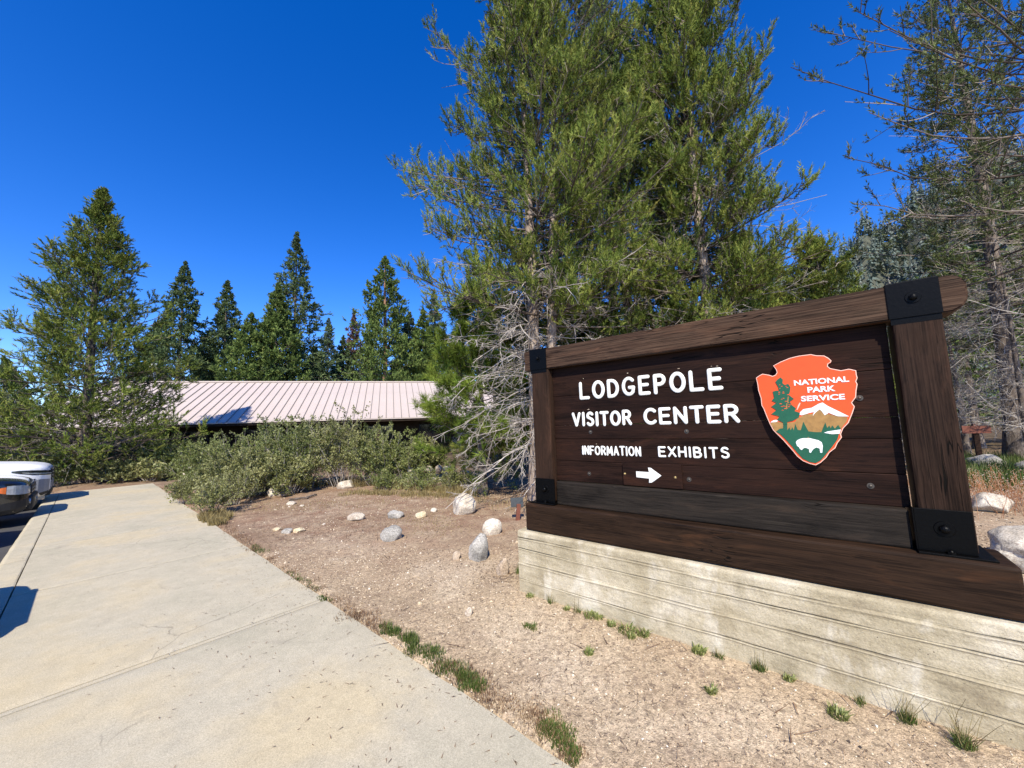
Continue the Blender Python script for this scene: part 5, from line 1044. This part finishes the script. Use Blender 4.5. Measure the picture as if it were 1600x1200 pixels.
for k, (px, d_, H, R, lb) in enumerate(((868, 13.0, 7.5, 2.3, 'shaded pine deep behind the twin trunks'), (930, 10.5, 5.2, 1.7, 'small shaded pine directly behind the left half of the sign'), (1050, 14.5, 9, 2.6, 'shaded pine deep behind the word side of the sign'), (1170, 15.5, 9, 2.7, 'shaded pine farther behind the straight trunk'), (800, 15.5, 6.8, 2.2, 'shaded pine behind the bushy young pine'), (1370, 17, 6.2, 2.2, 'mid-distance pine between the bushy pine and the bare tangle'), (1440, 19, 6.8, 2.3, 'mid-distance pine behind the grey bare tangle'), (1640, 16, 11, 3, 'dark pine behind the bare trees at the right edge'), (1520, 15, 8, 2.6, 'dark pine behind the sparse half dead pine'))):
    tree('pine_tree', lb, 'pine', D(px, d_), H, .12, .8, pr(R, .6, .85, 10 + k), 'ndl_green', 'bark_grey', 40 + k, nb=80, e=(-3, 38), ns=10, nt_=4, K=8, tl=.30, ln=.17, wd=.055, lite=True, dead=8, deadL=1.4, dead_z=(.08, .5))
# sparse, half dead trees on the right
tree('pine_tree', 'sparse half dead pine with a thick grey trunk right of the sign', 'pine', D(1578, 10.4), 15, .20, 3.5, pr(2.5, .35, .8, 12), 'ndl_sparse', 'bark_grey', 60, nb=170, e=(-8, 40), ns=10, nt_=4, K=10, tl=.18, ln=.09, wd=.022, dead=120, deadL=2.1, dead_z=(.08, .62), lean=(.02, 0), dead_n=(7, 6), deadup=-.09, sec=(.3, .1), deadr=.010)
tree('pine_tree', 'pine at the right edge throwing long thin branches left across the sky', 'pine', D(1780, 6.6), 12.5, .17, 4.2, pr(2.9, .25, .9, 13, 1.0, .8), 'ndl_sparse', 'bark_grey', 61, nb=100, e=(4, 40), ns=10, nt_=4, K=12, tl=.19, ln=.085, wd=.022, dead=24, deadL=2.6, dead_z=(.15, .6), up=.035, sec=(.24, .22), live=.3, tup=.75, deadup=-.02, arms=[(D(1780, 6.6, z_), rp(px_, py_, d_)) for px_, py_, d_, z_ in ((1242, 118, 6.9, 7.3), (1335, 28, 6.7, 8.2), (1320, 262, 7.2, 6.2), (1362, 190, 6.4, 7.0), (1330, 330, 7.6, 5.6), (1400, 60, 6.2, 8.0), (1430, 130, 6.8, 7.2), (1300, 60, 7.6, 8.8))])
for k, (px, d_, H, lb) in enumerate(((1440, 11.8, 4.6, 'tangle of bare grey branches showing just right of the bushy pine'), (1500, 12.2, 5.6, 'grey bare tree directly behind the clipped end of the sign beam'), (1598, 9.2, 5.0, 'grey bare tree at the right edge above the shaded boulder'), (1400, 13.5, 5.2, 'thin bare tree above the top bracket of the sign'))):
    rng = np.random.default_rng(80 + k); root = empty('bare_tree', D(px, d_)); tag(root, lb, 'bare tree', 'leafless grey trees at the right'); mb = MB(); TP = cyl_trunk(mb, np.zeros(3), H, .07, (0, 0), rng); quad_finish('trunk', mb, MAT['bark_grey'], root)
    n = 46; hz = rng.uniform(.12, .98, n); a = rng.uniform(0, 6.283, n); s0 = np.zeros((n, 3)); s0[:, 2] = hz * H; mb = MB(); A = walk(s0, np.stack([np.cos(a), np.sin(a), rng.normal(.3, .3, n)], 1), rng.uniform(.7, 1.7, n), 9, rng, .17, -.05, .05); tubes(mb, A, np.linspace(.013, .004, 9)[None] * rng.uniform(.7, 1.2, (n, 1)), 4, rng.uniform(.3, 1, n))
    B, _, _ = branch(A, 8, rng, .15, 1, (25, 70), lambda t, pl: .4 * pl * (1.2 - t) + .1, 6, .22, -.05); tubes(mb, B, np.linspace(.006, .0026, 6)[None] * np.ones((len(B), 1)), 3, rng.uniform(.2, 1, len(B))); C_, _, _ = branch(B, 5, rng, .15, 1, (25, 75), lambda t, pl: .45 * pl * (1.1 - t) + .06, 4, .25, -.05); tubes(mb, C_, np.linspace(.0036, .0016, 4)[None] * np.ones((len(C_), 1)), 3, rng.uniform(.1, 1, len(C_)))
    quad_finish('branches', mb, MAT['twig'], root)
# the row behind the building
BT = [(274, 398, 38, 3.2, 'fir_tree', 'ndl_fir', 'dark pointed fir first right of the big pine, above the roof', .72), (345, 430, 42, 3.1, 'fir_tree', 'ndl_fir', 'evenly conical fir second in the row above the roof', .8), (386, 484, 36, 2.9, 'pine_tree', 'ndl_green', 'rounder pine standing left of the tallest fir', .55), (457, 347, 40, 3.4, 'fir_tree', 'ndl_fir', 'tallest narrow fir in the row above the roof', .7), (428, 436, 37, 2.5, 'pine_tree', 'ndl_green', 'green pine leaning against the left flank of the tallest fir', .6),
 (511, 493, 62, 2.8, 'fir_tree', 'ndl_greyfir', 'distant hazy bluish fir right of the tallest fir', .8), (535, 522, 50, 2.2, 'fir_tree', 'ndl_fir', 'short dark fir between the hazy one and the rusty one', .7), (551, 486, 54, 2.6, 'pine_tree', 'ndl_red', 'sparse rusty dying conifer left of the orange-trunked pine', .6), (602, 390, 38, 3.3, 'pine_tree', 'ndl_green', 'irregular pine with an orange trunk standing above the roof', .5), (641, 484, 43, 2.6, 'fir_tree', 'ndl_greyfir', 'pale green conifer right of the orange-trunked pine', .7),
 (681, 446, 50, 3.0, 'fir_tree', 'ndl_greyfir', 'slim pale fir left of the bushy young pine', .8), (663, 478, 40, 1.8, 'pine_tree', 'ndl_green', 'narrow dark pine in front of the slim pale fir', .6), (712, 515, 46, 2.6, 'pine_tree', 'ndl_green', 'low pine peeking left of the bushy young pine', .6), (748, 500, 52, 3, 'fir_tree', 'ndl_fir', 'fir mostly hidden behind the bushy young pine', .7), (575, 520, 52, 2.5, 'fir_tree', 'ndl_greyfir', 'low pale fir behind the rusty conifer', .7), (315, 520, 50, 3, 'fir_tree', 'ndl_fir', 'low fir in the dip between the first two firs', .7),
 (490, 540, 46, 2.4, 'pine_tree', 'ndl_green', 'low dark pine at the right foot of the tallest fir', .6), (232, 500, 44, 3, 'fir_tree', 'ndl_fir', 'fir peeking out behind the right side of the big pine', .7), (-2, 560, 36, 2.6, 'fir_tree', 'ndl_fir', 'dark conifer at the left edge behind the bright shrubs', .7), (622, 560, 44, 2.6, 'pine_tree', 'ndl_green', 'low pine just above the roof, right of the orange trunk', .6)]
for k, (px, ty, d_, R, nm, mt, lb, pw) in enumerate(BT):
    hz = 661 - .0349 * (px - 800); H = (hz - ty) / 590 * d_ + EYE + .15; fir = nm == 'fir_tree'; big = H > 15
    tree(nm, lb, 'fir' if fir else 'pine', D(px, d_, -.2), H, .24 if px != 602 else .34, H * (.12 if fir else .2), pr(R * 1.65, pw * .4 + .68, .95, 20 + k), mt, 'bark_red' if px == 602 else 'bark_grey', 120 + k, nb=int(200 if big else 130), e=(-12, 35) if fir else (-4, 45), lite=True, ns=8 if mt != 'ndl_red' else 5, nt_=4, K=6 if mt != 'ndl_red' else 5, tl=.46, ln=.25, wd=.125, power=1.1, tipk=.25, jag=.5, flat=.5 if fir else 0, tup=.1 if fir else .6, up=.02, group='conifers behind the visitor building', wob=.012, sec=(.36, .2))
# bare brush above the roof beside the globe
rng = np.random.default_rng(3); root = empty('bare_shrub', D(248, 31)); tag(root, 'tall bare grey brush above the roof, right of the white globe', 'shrub'); n = 60; mb = MB(); A = walk(rng.normal(0, .5, (n, 3)) * [1, 1, 0], np.stack([rng.normal(0, .25, n), rng.normal(0, .25, n), np.ones(n)], 1), rng.uniform(4, 7.2, n), 8, rng, .07); tubes(mb, A, np.linspace(.03, .01, 8)[None] * np.ones((n, 1)), 3, rng.uniform(0, .8, n)); B, _, _ = branch(A, 8, rng, .5, 1, (20, 50), lambda t, pl: .2 * pl, 4, .1); tubes(mb, B, np.full((len(B), 4), .008), 3, rng.uniform(0, .7, len(B))); quad_finish('branches', mb, MAT['twig_dark'], root)
